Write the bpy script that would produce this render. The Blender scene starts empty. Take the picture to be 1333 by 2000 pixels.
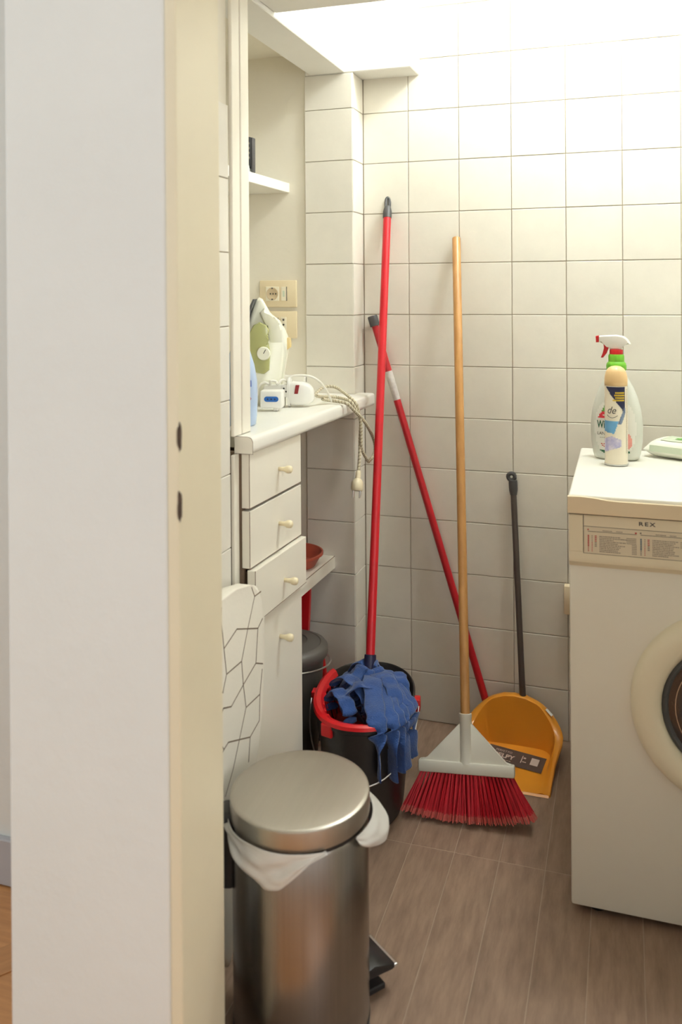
import bpy, bmesh, math, random
from mathutils import Vector, Matrix

random.seed(7)
SC = bpy.context.scene
COL = SC.collection

# ------------------------------------------------------------------ camera
cd = bpy.data.cameras.new('camera')
cam = bpy.data.objects.new('camera', cd)
COL.objects.link(cam)
yaw, pit, rol = 0.31569, -0.00251, -0.00654
fw = Vector((-math.sin(yaw) * math.cos(pit), math.cos(yaw) * math.cos(pit), math.sin(pit)))
rt = Vector((math.cos(yaw), math.sin(yaw), 0))
up = rt.cross(fw)
r2 = rt * math.cos(rol) + up * math.sin(rol)
u2 = -rt * math.sin(rol) + up * math.cos(rol)
M = Matrix((r2, u2, -fw)).transposed().to_4x4()
M.translation = Vector((0.15329, -2.49356, 1.2618))
cam.matrix_world = M
cd.sensor_fit = 'AUTO'
cd.sensor_width = 36.0
cd.lens = 1693.883 * 36.0 / 2000.0
cd.shift_y = -(1000.0 - 573.336) / 2000.0
cd.clip_start = 0.02
cd.dof.use_dof = True
cd.dof.focus_distance = 2.15
cd.dof.aperture_fstop = 3.2
SC.camera = cam

# ------------------------------------------------------------------ world, light, exposure
W = bpy.data.worlds.new('daylight')
SC.world = W
W.use_nodes = True
W.node_tree.nodes['Background'].inputs[0].default_value = (0.80, 0.90, 1.0, 1)
W.node_tree.nodes['Background'].inputs[1].default_value = 1.0
for (lx, ly, ry, en, lc) in ((1.85, -3.40, 90, 50, (0.95, 0.98, 1.0)), (-3.25, -2.70, -90, 40, (0.81, 0.93, 1.0))):  # added fill lights outside the unseen hall, one each side
    ld = bpy.data.lights.new('hall_fill_light', 'AREA')
    ld.shape = 'RECTANGLE'
    ld.size, ld.size_y = 1.45, 1.6
    ld.energy = en
    ld.color = lc
    lo = bpy.data.objects.new('hall_fill_light', ld)
    COL.objects.link(lo)
    lo.location = (lx, ly, 1.65)
    lo.rotation_euler = (0, math.radians(ry), 0)
LAMP_STRENGTH = 140.0
SC.view_settings.view_transform = 'Standard'
SC.view_settings.look = 'None'
SC.view_settings.exposure = 0.0
SC.view_settings.gamma = 1.0
SC.view_settings.use_curve_mapping = False
SC.cycles.adaptive_threshold = 0.02
SC.cycles.max_bounces = 8
SC.cycles.diffuse_bounces = 6
SC.cycles.caustics_reflective = False
SC.cycles.caustics_refractive = False
SC.cycles.sample_clamp_indirect = 8.0


# ------------------------------------------------------------------ materials
def mat(name, col, rough=0.5, metal=0.0, var=0.0, vscale=8.0, bump=0.0, bscale=60.0, stretch=None, col2=None,
        perobj=0.0, alpha=1.0, emit=0.0, trans=0.0, coat=0.0, sheen=0.0):
    m = bpy.data.materials.new(name)
    m.use_nodes = True
    nt = m.node_tree
    N, Lk = nt.nodes, nt.links
    b = N['Principled BSDF']
    b.inputs['Base Color'].default_value = (*col, 1)
    b.inputs['Roughness'].default_value = rough
    b.inputs['Metallic'].default_value = metal
    b.inputs['Alpha'].default_value = alpha
    b.inputs['Transmission Weight'].default_value = trans
    b.inputs['Coat Weight'].default_value = coat
    b.inputs['Sheen Weight'].default_value = sheen
    if emit:
        b.inputs['Emission Color'].default_value = (*col, 1)
        b.inputs['Emission Strength'].default_value = emit
    if var or bump or col2 or perobj:
        tc = N.new('ShaderNodeTexCoord')
        oi = N.new('ShaderNodeObjectInfo')
        mul = N.new('ShaderNodeVectorMath')
        mul.operation = 'MULTIPLY_ADD'
        cmb = N.new('ShaderNodeCombineXYZ')
        for k in range(3):
            Lk.new(oi.outputs['Random'], cmb.inputs[k])
        Lk.new(cmb.outputs[0], mul.inputs[0])
        mul.inputs[1].default_value = (17.3, 11.1, 5.7)
        Lk.new(tc.outputs['Object'], mul.inputs[2])
        mp = N.new('ShaderNodeMapping')
        mp.inputs['Scale'].default_value = stretch or (1, 1, 1)
        Lk.new(mul.outputs[0], mp.inputs['Vector'])
        vec = mp.outputs[0]
    if var or col2:
        nz = N.new('ShaderNodeTexNoise')
        nz.inputs['Scale'].default_value = vscale
        nz.inputs['Detail'].default_value = 6
        nz.inputs['Roughness'].default_value = 0.62
        Lk.new(vec, nz.inputs['Vector'])
        rp = N.new('ShaderNodeValToRGB')
        rp.color_ramp.elements[0].position = 0.3
        rp.color_ramp.elements[1].position = 0.7
        c2 = col2 or tuple(c * (1 - var) for c in col)
        rp.color_ramp.elements[0].color = (*c2, 1)
        rp.color_ramp.elements[1].color = (*col, 1)
        Lk.new(nz.outputs['Fac'], rp.inputs[0])
        out = rp.outputs[0]
        if perobj:
            hs = N.new('ShaderNodeHueSaturation')
            mr = N.new('ShaderNodeMapRange')
            mr.inputs['To Min'].default_value = 1 - perobj
            mr.inputs['To Max'].default_value = 1 + perobj
            Lk.new(oi.outputs['Random'], mr.inputs['Value'])
            Lk.new(mr.outputs[0], hs.inputs['Value'])
            Lk.new(out, hs.inputs['Color'])
            out = hs.outputs[0]
        Lk.new(out, b.inputs['Base Color'])
        if emit:
            Lk.new(out, b.inputs['Emission Color'])
    if bump:
        nb = N.new('ShaderNodeTexNoise')
        nb.inputs['Scale'].default_value = bscale
        nb.inputs['Detail'].default_value = 4
        Lk.new(vec, nb.inputs['Vector'])
        bp = N.new('ShaderNodeBump')
        bp.inputs['Strength'].default_value = bump
        bp.inputs['Distance'].default_value = 0.002
        Lk.new(nb.outputs['Fac'], bp.inputs['Height'])
        Lk.new(bp.outputs[0], b.inputs['Normal'])
    return m


MT = {}
MT['tile'] = mat('ceramic_tile', (0.790, 0.745, 0.655), 0.40, var=0.07, vscale=9, bump=0.25, bscale=35, perobj=0.02)
MT['grout'] = mat('grout', (0.47, 0.385, 0.29), 0.9, var=0.2, vscale=30)
MT['plaster'] = mat('white_plaster', (0.765, 0.775, 0.745), 0.85, var=0.05, vscale=3, bump=0.55, bscale=45)
MT['plaster_well'] = mat('light_well_plaster', (0.82, 0.80, 0.75), 0.85, var=0.04, vscale=4, bump=0.3, bscale=40)
MT['plaster_cream'] = mat('cream_plaster', (0.80, 0.745, 0.625), 0.8, var=0.05, vscale=4, bump=0.3, bscale=40)
MT['jamb'] = mat('cream_gloss_paint', (0.79, 0.715, 0.53), 0.42, var=0.05, vscale=5, bump=0.1, bscale=20)
MT['laminate'] = mat('cream_laminate', (0.85, 0.80, 0.69), 0.38, var=0.03, vscale=6)
MT['laminate_top'] = mat('white_laminate', (0.87, 0.845, 0.77), 0.3, var=0.03, vscale=6)
MT['edge'] = mat('edge_glue_line', (0.22, 0.14, 0.09), 0.7, var=0.2)
MT['ply'] = mat('raw_board_brown', (0.33, 0.23, 0.15), 0.7, var=0.2, vscale=12)
MT['knob'] = mat('cream_knob_plastic', (0.85, 0.74, 0.50), 0.35, var=0.03)
MT['plank'] = mat('wood_look_plank', (0.325, 0.215, 0.150), 0.42, col2=(0.20, 0.127, 0.085), vscale=11, bump=0.2,
                  bscale=40, stretch=(6, 1.0, 1), perobj=0.07)
MT['plank_grout'] = mat('pale_plank_grout', (0.45, 0.345, 0.26), 0.9, var=0.1)
MT['parquet'] = mat('orange_parquet', (0.62, 0.30, 0.12), 0.35, col2=(0.46, 0.21, 0.08), vscale=10, stretch=(0.8, 7, 1), perobj=0.12)
MT['steel'] = mat('brushed_steel', (0.36, 0.33, 0.305), 0.25, metal=1.0, var=0.12, vscale=5, bump=0.12, bscale=30, stretch=(30, 30, 0.6))
MT['steel_lid'] = mat('brushed_steel_lid', (0.51, 0.475, 0.42), 0.40, metal=1.0, var=0.06, vscale=4, bump=0.08, bscale=40, stretch=(20, 1, 1))
MT['black'] = mat('black_plastic', (0.022, 0.020, 0.020), 0.42, var=0.2, vscale=20)
MT['bucket'] = mat('black_bucket_plastic', (0.026, 0.023, 0.022), 0.35, var=0.25, vscale=12, bump=0.1, bscale=50)
MT['greybin'] = mat('dark_grey_plastic', (0.105, 0.090, 0.075), 0.5, var=0.15, vscale=15)
MT['darkgrey'] = mat('charcoal_plastic', (0.07, 0.066, 0.066), 0.45, var=0.15, vscale=20)
MT['tube'] = mat('grey_brown_tube', (0.085, 0.067, 0.058), 0.35, var=0.12, vscale=14)
MT['red'] = mat('red_painted_metal', (0.60, 0.012, 0.022), 0.35, var=0.08, vscale=10, bump=0.05)
MT['red2'] = mat('dark_red_painted_metal', (0.47, 0.010, 0.018), 0.38, var=0.1, vscale=10)
MT['redplastic'] = mat('red_plastic', (0.62, 0.012, 0.016), 0.3, var=0.08, vscale=10)
MT['bristle'] = mat('red_bristle', (0.60, 0.012, 0.028), 0.55, perobj=0.1, var=0.25, vscale=30)
MT['bristle_tip'] = mat('worn_bristle_tip', (0.66, 0.12, 0.10), 0.7, var=0.2, vscale=30)
MT['broomwood'] = mat('varnished_wood', (0.54, 0.28, 0.095), 0.35, col2=(0.41, 0.195, 0.058), vscale=9, stretch=(6, 6, 0.7), bump=0.05)
MT['headgrey'] = mat('pale_grey_plastic', (0.70, 0.675, 0.59), 0.42, var=0.04)
MT['orange'] = mat('orange_plastic', (0.78, 0.305, 0.028), 0.28, var=0.07, vscale=9)
MT['cloth'] = mat('blue_microfibre', (0.026, 0.078, 0.27), 0.95, var=0.3, vscale=40, bump=0.9, bscale=260, sheen=0.3)
MT['socketblue'] = mat('navy_socket_plastic', (0.02, 0.02, 0.06), 0.4, var=0.1)
MT['wire'] = mat('zinc_wire', (0.75, 0.74, 0.72), 0.3, metal=1.0, var=0.05)
MT['enamel'] = mat('white_enamel', (0.81, 0.77, 0.67), 0.33, var=0.02, vscale=5)
MT['enamel_top'] = mat('white_worktop', (0.86, 0.84, 0.76), 0.35, var=0.02, vscale=5)
MT['lip'] = mat('yellowed_cream_plastic', (0.80, 0.66, 0.46), 0.4, var=0.03, vscale=5)
MT['panel'] = mat('cream_control_plastic', (0.80, 0.71, 0.53), 0.4, var=0.02)
MT['plate'] = mat('print_plate', (0.72, 0.635, 0.48), 0.4, var=0.02)
MT['ring'] = mat('cream_door_plastic', (0.82, 0.74, 0.56), 0.38, var=0.02)
MT['seam'] = mat('dark_seam', (0.10, 0.075, 0.055), 0.8, var=0.2)
MT['rubber'] = mat('grey_rubber', (0.10, 0.10, 0.10), 0.5, var=0.2)
MT['glass'] = mat('dark_door_glass', (0.035, 0.022, 0.02), 0.06, var=0.3, vscale=4, coat=0.5)
MT['chrome'] = mat('drum_steel', (0.6, 0.6, 0.58), 0.22, metal=1.0, var=0.1)
MT['print_dark'] = mat('print_dark', (0.10, 0.09, 0.08), 0.6, var=0.1)
MT['print_mid'] = mat('print_grey', (0.28, 0.24, 0.19), 0.6, var=0.1)
MT['print_red'] = mat('print_red', (0.55, 0.05, 0.05), 0.6, var=0.1)
MT['print_blue'] = mat('print_blue', (0.06, 0.13, 0.20), 0.6, var=0.1)
MT['white'] = mat('white_plastic', (0.82, 0.80, 0.74), 0.35, var=0.03)
MT['bottle'] = mat('milky_bottle_plastic', (0.70, 0.71, 0.64), 0.32, var=0.03, coat=0.2)
MT['label_white'] = mat('white_label', (0.80, 0.79, 0.73), 0.4, var=0.02)
MT['green'] = mat('bright_green_plastic', (0.17, 0.52, 0.03), 0.35, var=0.04)
MT['darkgreen'] = mat('dark_green_print', (0.02, 0.13, 0.06), 0.5, var=0.05)
MT['leafgreen'] = mat('leaf_green_print', (0.11, 0.33, 0.05), 0.5, var=0.05)
MT['pink'] = mat('pink_print', (0.80, 0.34, 0.30), 0.5, var=0.08)
MT['redprint'] = mat('red_print', (0.68, 0.03, 0.05), 0.5, var=0.05)
MT['navy'] = mat('navy_print', (0.015, 0.018, 0.07), 0.4, var=0.1)
MT['skyblue'] = mat('sky_blue_print', (0.16, 0.42, 0.70), 0.4, var=0.15, vscale=40)
MT['lilac'] = mat('lilac_print', (0.34, 0.33, 0.62), 0.4, col2=(0.72, 0.66, 0.74), vscale=70)
MT['slate'] = mat('slate_print', (0.20, 0.26, 0.38), 0.4, var=0.1)
MT['yellow'] = mat('yellow_print', (0.72, 0.50, 0.03), 0.4, var=0.05)
MT['aerosol'] = mat('cream_aerosol', (0.86, 0.78, 0.62), 0.25, var=0.02, coat=0.3)
MT['peach'] = mat('peach_cap', (0.80, 0.55, 0.27), 0.3, var=0.03)
MT['wipes'] = mat('wipes_film', (0.82, 0.81, 0.70), 0.3, var=0.03, bump=0.4, bscale=25)
MT['wipes_green'] = mat('pale_green_print', (0.62, 0.68, 0.52), 0.35, var=0.1)
MT['socket'] = mat('beige_socket_plastic', (0.78, 0.65, 0.43), 0.4, var=0.02)
MT['module'] = mat('cream_socket_module', (0.84, 0.77, 0.60), 0.35, var=0.02)
MT['moduleshade'] = mat('shaded_socket_well', (0.60, 0.47, 0.30), 0.5, var=0.05)  # module cream darkened, with the shade of the well in the colour
MT['iron'] = mat('ivory_iron_plastic', (0.84, 0.82, 0.68), 0.3, var=0.02)
MT['tank'] = mat('olive_water_tank', (0.42, 0.42, 0.17), 0.22, var=0.1, vscale=10, coat=0.3)
MT['tan'] = mat('tan_button', (0.74, 0.56, 0.25), 0.4, var=0.05)
MT['cordw'] = mat('white_cord', (0.80, 0.77, 0.68), 0.5, var=0.05)
MT['braid'] = mat('braided_cord_cream', (0.74, 0.67, 0.50), 0.8, var=0.3, vscale=120)
MT['braid2'] = mat('braided_cord_fleck', (0.46, 0.38, 0.25), 0.8, var=0.3, vscale=120)
MT['plug'] = mat('beige_plug', (0.76, 0.66, 0.46), 0.4, var=0.05)
MT['blue'] = mat('blue_socket_insert', (0.015, 0.12, 0.42), 0.35, var=0.1)
MT['switchred'] = mat('dark_red_switch', (0.25, 0.012, 0.015), 0.25, var=0.1)
MT['bluebottle'] = mat('pale_blue_bottle', (0.50, 0.62, 0.82), 0.25, var=0.08, vscale=8, coat=0.2)
MT['bluelabel'] = mat('blue_label', (0.13, 0.20, 0.52), 0.4, var=0.1)
MT['terracotta'] = mat('terracotta_plastic', (0.42, 0.075, 0.040), 0.5, var=0.15, vscale=18)
MT['liner'] = mat('white_bin_liner', (0.86, 0.83, 0.77), 0.4, var=0.05, bump=0.35, bscale=18, alpha=0.66)
MT['padcloth'] = mat('white_pad_cloth', (0.80, 0.75, 0.65), 0.9, var=0.04, bump=0.15, bscale=120)
MT['padline'] = mat('brown_line_print', (0.22, 0.165, 0.115), 0.9, var=0.1)
MT['tag'] = mat('dark_tag', (0.085, 0.067, 0.062), 0.35, var=0.25, vscale=25)
MT['tagtext'] = mat('pale_tag_print', (0.62, 0.52, 0.46), 0.5, var=0.05)
MT['basegrey'] = mat('grey_skirting', (0.47, 0.47, 0.50), 0.5, var=0.1, vscale=6)
MT['hole_dark'] = mat('dark_hole_brown', (0.105, 0.065, 0.045), 0.9, var=0.5, vscale=60)
MT['paperlabel'] = mat('worn_paper_label', (0.74, 0.70, 0.64), 0.7, col2=(0.50, 0.45, 0.42), vscale=60)
MT['lampglass'] = mat('opal_lamp_glass', (0.905, 0.985, 1.0), 0.3, emit=LAMP_STRENGTH, var=0.01)
MT['winframe'] = mat('white_window_frame', (0.8, 0.8, 0.78), 0.4, var=0.03)
MT['pane'] = mat('window_pane', (0.95, 0.97, 1.0), 0.02, trans=1.0, var=0.01)


# ------------------------------------------------------------------ helpers
def obj(name, bm, m, parent=None, loc=None, rot=None, smooth=False, sub=0):
    me = bpy.data.meshes.new(name)
    bmesh.ops.recalc_face_normals(bm, faces=bm.faces[:])
    bm.to_mesh(me)
    bm.free()
    for q in (m if isinstance(m, (list, tuple)) else [m]):
        me.materials.append(MT[q])
    if smooth:
        for p in me.polygons:
            p.use_smooth = True
        if smooth != 'all':
            try:
                me.set_sharp_from_angle(angle=math.radians(38))
            except Exception:
                pass
    o = bpy.data.objects.new(name, me)
    COL.objects.link(o)
    if parent is not None:
        o.parent = parent
    if loc:
        o.location = loc
    if rot:
        o.rotation_euler = rot
    if sub:
        md = o.modifiers.new('subdivision', 'SUBSURF')
        md.levels = md.render_levels = sub
    return o


def tag(o, label, cat, group=None):
    o['label'] = label
    o['category'] = cat
    if group:
        o['group'] = group
    return o


def struct(o, label=None):
    o['kind'] = 'structure'
    if label:
        o['label'] = label
    return o


def thing(name, label, cat, loc=(0, 0, 0), rotz=0.0, group=None):
    o = bpy.data.objects.new(name, None)
    COL.objects.link(o)
    o.empty_display_size = 0.05
    o.location = loc
    o.rotation_euler = (0, 0, rotz)
    return tag(o, label, cat, group)


def bx(bm, x0, x1, y0, y1, z0, z1, bev=0.0, seg=2, mi=0):
    r = bmesh.ops.create_cube(bm, size=1.0)
    vs = r['verts']
    for v in vs:
        v.co = Vector(((x0 + x1) / 2 + v.co.x * (x1 - x0), (y0 + y1) / 2 + v.co.y * (y1 - y0), (z0 + z1) / 2 + v.co.z * (z1 - z0)))
    fs = set(f for v in vs for f in v.link_faces)
    for f in fs:
        f.material_index = mi
    if bev:
        es = list(set(e for v in vs for e in v.link_edges))
        r = bmesh.ops.bevel(bm, geom=es, offset=bev, segments=seg, affect='EDGES', profile=0.5)
        for f in r['faces']:
            f.material_index = mi
    return bm


def box(x0, x1, y0, y1, z0, z1, bev=0.0, seg=2):
    return bx(bmesh.new(), x0, x1, y0, y1, z0, z1, bev, seg)


def prism(poly, axis, a0, a1, bev=0.0, seg=2):
    """poly of 2-D points extruded along an axis; axis 'x': pts=(y,z), 'y': (x,z), 'z': (x,y)"""
    bm = bmesh.new()
    def P(p, a):
        return {'x': (a, p[0], p[1]), 'y': (p[0], a, p[1]), 'z': (p[0], p[1], a)}[axis]
    A = [bm.verts.new(P(p, a0)) for p in poly]
    B = [bm.verts.new(P(p, a1)) for p in poly]
    n = len(poly)
    fa = bm.faces.new(A)
    fb = bm.faces.new(B[::-1])
    for i in range(n):
        bm.faces.new((A[i], B[i], B[(i + 1) % n], A[(i + 1) % n]))
    if bev:
        es = list(set(list(fa.edges) + list(fb.edges)))
        bmesh.ops.bevel(bm, geom=es, offset=bev, segments=seg, affect='EDGES', profile=0.5)
    return bm


def lathe(prof, n=32, cap0=True, cap1=True, bm=None, f=None):
    bm = bm or bmesh.new()
    rings = []
    for (r, z) in prof:
        ring = []
        for k in range(n):
            a = 2 * math.pi * k / n
            p = Vector((r * math.cos(a), r * math.sin(a), z))
            if f:
                p = f(p)
            ring.append(bm.verts.new(p))
        rings.append(ring)
    for A, B in zip(rings, rings[1:]):
        for k in range(n):
            bm.faces.new((A[k], A[(k + 1) % n], B[(k + 1) % n], B[k]))
    if cap0:
        bm.faces.new(rings[0][::-1])
    if cap1:
        bm.faces.new(rings[-1])
    return bm


def smooth_path(pts, k=6):
    P = [Vector(p) for p in pts]
    out = []
    for i in range(len(P) - 1):
        p0, p1, p2, p3 = P[max(i - 1, 0)], P[i], P[i + 1], P[min(i + 2, len(P) - 1)]
        for j in range(k):
            t = j / k
            out.append(0.5 * ((2 * p1) + (p2 - p0) * t + (2 * p0 - 5 * p1 + 4 * p2 - p3) * t * t + (3 * p1 - p0 - 3 * p2 + p3) * t ** 3))
    out.append(P[-1])
    return out


def frames(P):
    T = []
    for i in range(len(P)):
        t = P[min(i + 1, len(P) - 1)] - P[max(i - 1, 0)]
        T.append(t.normalized())
    a = Vector((0, 0, 1)) if abs(T[0].z) < 0.9 else Vector((1, 0, 0))
    N0 = (a - T[0] * a.dot(T[0])).normalized()
    Ns = [N0]
    for i in range(1, len(P)):
        n = Ns[-1] - T[i] * Ns[-1].dot(T[i])
        Ns.append(n.normalized())
    return T, Ns


def tube(pts, r, n=10, bm=None, k=0, mi=0):
    bm = bm or bmesh.new()
    P = smooth_path(pts, k) if k else [Vector(p) for p in pts]
    T, Ns = frames(P)
    rings = []
    for i, p in enumerate(P):
        rr = r[i] if isinstance(r, (list, tuple)) else r
        B = T[i].cross(Ns[i])
        rings.append([bm.verts.new(p + (Ns[i] * math.cos(2 * math.pi * q / n) + B * math.sin(2 * math.pi * q / n)) * rr) for q in range(n)])
    for A, B in zip(rings, rings[1:]):
        for q in range(n):
            f = bm.faces.new((A[q], A[(q + 1) % n], B[(q + 1) % n], B[q]))
            f.material_index = mi
    f = bm.faces.new(rings[0][::-1]); f.material_index = mi
    f = bm.faces.new(rings[-1]); f.material_index = mi
    return bm


def stick(p0, p1, prof, n=20, bm=None):
    """lathe with (radius, fraction) profile along the segment p0-p1"""
    p0, p1 = Vector(p0), Vector(p1)
    d = p1 - p0
    L = d.length
    q = d.to_track_quat('Z', 'Y')
    return lathe([(r, t * L) for r, t in prof], n, bm=bm, f=lambda v: p0 + q @ v)


def ribbon(pts, w, th, side=None, k=5, bm=None, wob=0.0):
    bm = bm or bmesh.new()
    P = smooth_path(pts, k)
    T, _ = frames(P)
    rings = []
    S = Vector(side) if side else None
    for i, p in enumerate(P):
        s = S.copy() if S else T[i].cross(Vector((0, 0, 1)))
        s = s - T[i] * s.dot(T[i])
        if s.length < 1e-4:
            s = Vector((1, 0, 0))
        s.normalize()
        n = T[i].cross(s)
        ww = w * (1 + wob * math.sin(i * 1.3))
        c = n * th * 1.2 * math.sin(i * 0.9) if wob else Vector((0, 0, 0))
        rings.append([bm.verts.new(p + s * ww / 2 + n * th / 2), bm.verts.new(p + n * th + c), bm.verts.new(p - s * ww / 2 + n * th / 2),
                      bm.verts.new(p - s * ww / 2 - n * th / 2), bm.verts.new(p - n * th * 0.2 + c), bm.verts.new(p + s * ww / 2 - n * th / 2)])
    for A, B in zip(rings, rings[1:]):
        for q in range(6):
            bm.faces.new((A[q], A[(q + 1) % 6], B[(q + 1) % 6], B[q]))
    bm.faces.new(rings[0][::-1])
    bm.faces.new(rings[-1])
    return bm


def flat_poly(polys, fmap, th=0.0004, sub=1):
    """thin printed patches: every polygon of (u,v) points mapped by fmap(u,v,h)"""
    bm = bmesh.new()
    for poly in polys:
        A = [bm.verts.new(fmap(u, v, th)) for u, v in poly]
        B = [bm.verts.new(fmap(u, v, -0.0003)) for u, v in poly]
        bm.faces.new(A)
        n = len(A)
        for i in range(n):
            bm.faces.new((A[i], B[i], B[(i + 1) % n], A[(i + 1) % n]))
    return bm


def grid_patch(u0, u1, v0, v1, fmap, nu=8, nv=8, inside=None, th=0.0004):
    bm = bmesh.new()
    V = [[bm.verts.new(fmap(u0 + (u1 - u0) * i / nu, v0 + (v1 - v0) * j / nv, th)) for j in range(nv + 1)] for i in range(nu + 1)]
    for i in range(nu):
        for j in range(nv):
            uc, vc = u0 + (u1 - u0) * (i + .5) / nu, v0 + (v1 - v0) * (j + .5) / nv
            if inside is None or inside(uc, vc):
                bm.faces.new((V[i][j], V[i + 1][j], V[i + 1][j + 1], V[i][j + 1]))
    bmesh.ops.delete(bm, geom=[v for v in bm.verts if not v.link_faces], context='VERTS')
    return bm


def text_bm(s, size, fmap, th=0.0005, shear=0.0, align='LEFT', sx=1.0, bold=0.0):
    cu = bpy.data.curves.new('lettering', 'FONT')
    cu.body = s
    cu.size = size
    cu.offset = bold
    cu.shear = shear
    cu.align_x = align
    cu.resolution_u = 3
    o = bpy.data.objects.new('lettering', cu)
    COL.objects.link(o)
    dg = bpy.context.evaluated_depsgraph_get()
    me = bpy.data.meshes.new_from_object(o.evaluated_get(dg))
    bm = bmesh.new()
    bm.from_mesh(me)
    for v in bm.verts:
        v.co = fmap(v.co.x * sx, v.co.y, th)
    bpy.data.objects.remove(o)
    bpy.data.curves.remove(cu)
    bpy.data.meshes.remove(me)
    return bm


def instances(name, me, locs, parent, label=None):
    out = []
    for l in locs:
        o = bpy.data.objects.new(name, me)
        o.location = l
        o.parent = parent
        COL.objects.link(o)
        out.append(o)
    return out


def mesh_from(bm, m, name):
    me = bpy.data.meshes.new(name)
    bmesh.ops.recalc_face_normals(bm, faces=bm.faces[:])
    bm.to_mesh(me)
    bm.free()
    me.materials.append(MT[m])
    return me


# ------------------------------------------------------------------ THE SETTING
T = 0.15            # wall tile pitch
Z0 = 0.142          # height of the first wall joint above the floor
G = 0.0018          # joint width
tile_cache = {}


def tile(w, h, axis):
    """tile mesh centred on its own origin, its front at local 0 on the given axis, back at +0.008"""
    key = (round(w, 4), round(h, 4), axis)
    if key not in tile_cache:
        if axis == 'y':
            bm = box(-w / 2, w / 2, 0, 0.008, -h / 2, h / 2)
            es = [e for e in bm.edges if all(abs(v.co.y) < 1e-6 for v in e.verts)]
        else:
            bm = box(-0.008, 0, -w / 2, w / 2, -h / 2, h / 2)
            es = [e for e in bm.edges if all(abs(v.co.x) < 1e-6 for v in e.verts)]
        bmesh.ops.bevel(bm, geom=es, offset=0.0012, segments=1, affect='EDGES')
        tile_cache[key] = mesh_from(bm, 'tile', 'tile')
    return tile_cache[key]


def tile_field(parent, axis, plane, a_joints, z_joints):
    for a0, a1 in zip(a_joints, a_joints[1:]):
        for z0, z1 in zip(z_joints, z_joints[1:]):
            me = tile(a1 - a0 - G, z1 - z0 - G, axis)
            jit = random.uniform(-0.0004, 0.0004)
            l = ((a0 + a1) / 2, plane + jit, (z0 + z1) / 2) if axis == 'y' else (plane + jit, (a0 + a1) / 2, (z0 + z1) / 2)
            instances('tile', me, [l], parent)


zj = [0.0] + [Z0 + T * k for k in range(15)]
ztop = zj[-1]                                   # 2.242

wb = struct(obj('wall_back', box(-0.60, 0.82, 0.0035, 0.12, -0.1, 2.6), 'grout'), 'cream tiled back wall behind the brooms')
tile_field(wb, 'y', 0.0, [-0.588] + [-0.45 + T * k for k in range(9)], zj)
obj('plaster_band', box(-0.588, 0.75, -0.001, 0.0034, ztop, 2.5), 'plaster_well', wb)

wp = struct(obj('wall_pillar', box(-0.7365, -0.5945, -0.0955, 0.12, -0.1, 2.5), 'grout'), 'tiled pillar beside the niche')
zp = [z for z in zj if z < 1.85] + [1.8945]
tile_field(wp, 'y', -0.100, [-0.7385, -0.5905], zp)
tile_field(wp, 'x', -0.5890, [-0.100, 0.0015], zp)

wd = struct(obj('wall_duct', box(-0.7365, -0.4150, -0.1005, 0.0035, 1.8945, 2.6, 0.003, 1), 'plaster_well'), 'boxed duct above the tiled pillar')

wn = struct(obj('wall_niche', box(-1.07, -0.7366, -0.0915, 0.12, -0.1, 2.1), 'plaster_cream'), 'painted back wall of the shelf niche')
wns = struct(obj('wall_niche_side', box(-1.20, -1.05, -0.95, -0.0, -0.1, 2.6), 'plaster_cream'))
struct(obj('ceiling_niche', box(-1.06, -0.715, -0.88, -0.0915, 1.962, 2.06), 'plaster_cream'))

wl = struct(obj('wall_left', box(-0.7435, -0.6155, -1.394, -0.884, -0.1, 2.7, 0.002, 1), 'plaster_cream'), 'left wall of the utility room')
zl = [z for z in zj if z < 1.70]
bmg = box(-0.6158, -0.6135, -1.2565, -0.886, 0, zl[-1])
obj('grout_bed', bmg, 'grout', wl)
tile_field(wl, 'x', -0.6100, [-1.2560, -1.185, -1.035, -0.8875], zl)
struct(obj('wall_lintel', box(-0.7200, -0.6120, -0.884, -0.1006, 1.8955, 2.6, 0.002, 1), 'plaster_well'), 'plaster lintel over the shelf niche')

fl = struct(obj('floor', bx(box(-0.742, 0.85, -1.394, 0.10, -0.06, -0.0006), -1.06, -0.742, -0.90, 0.05, -0.06, -0.0006), 'plank_grout'), 'grey brown wood-look plank floor')
plank_me = {}
xs = [-0.0167 + 0.0997 * k for k in range(-11, 9)]
ys = [-1.37, -1.165, -0.5680, 0.02]
for a0, a1 in zip(xs, xs[1:]):
    for b0, b1 in zip(ys, ys[1:]):
        if a0 < -0.73 and b0 < -0.6:
            continue
        key = round(b1 - b0, 4)
        if key not in plank_me:
            w, l = 0.0997 - 0.0013, (b1 - b0) - 0.0020
            bm = box(-w / 2, w / 2, -l / 2, l / 2, -0.008, 0)
            es = [e for e in bm.edges if all(abs(v.co.z) < 1e-6 for v in e.verts)]
            bmesh.ops.bevel(bm, geom=es, offset=0.0004, segments=1, affect='EDGES')
            plank_me[key] = mesh_from(bm, 'plank', 'plank')
        instances('plank', plank_me[key], [((a0 + a1) / 2, (b0 + b1) / 2, 0)], fl)

struct(obj('ceiling', box(-0.612, 0.85, -1.257, -0.630, 1.906, 2.52, 0.003, 1), 'plaster_well'), 'low ceiling in front of the light well')
struct(obj('ceiling_well', box(-0.75, 0.85, -0.640, 0.12, 2.5, 2.6), 'plaster_well'))
struct(obj('wall_right', box(0.725, 0.85, -1.40, 0.12, -0.1, 2.6), 'plaster_well'))

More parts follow.
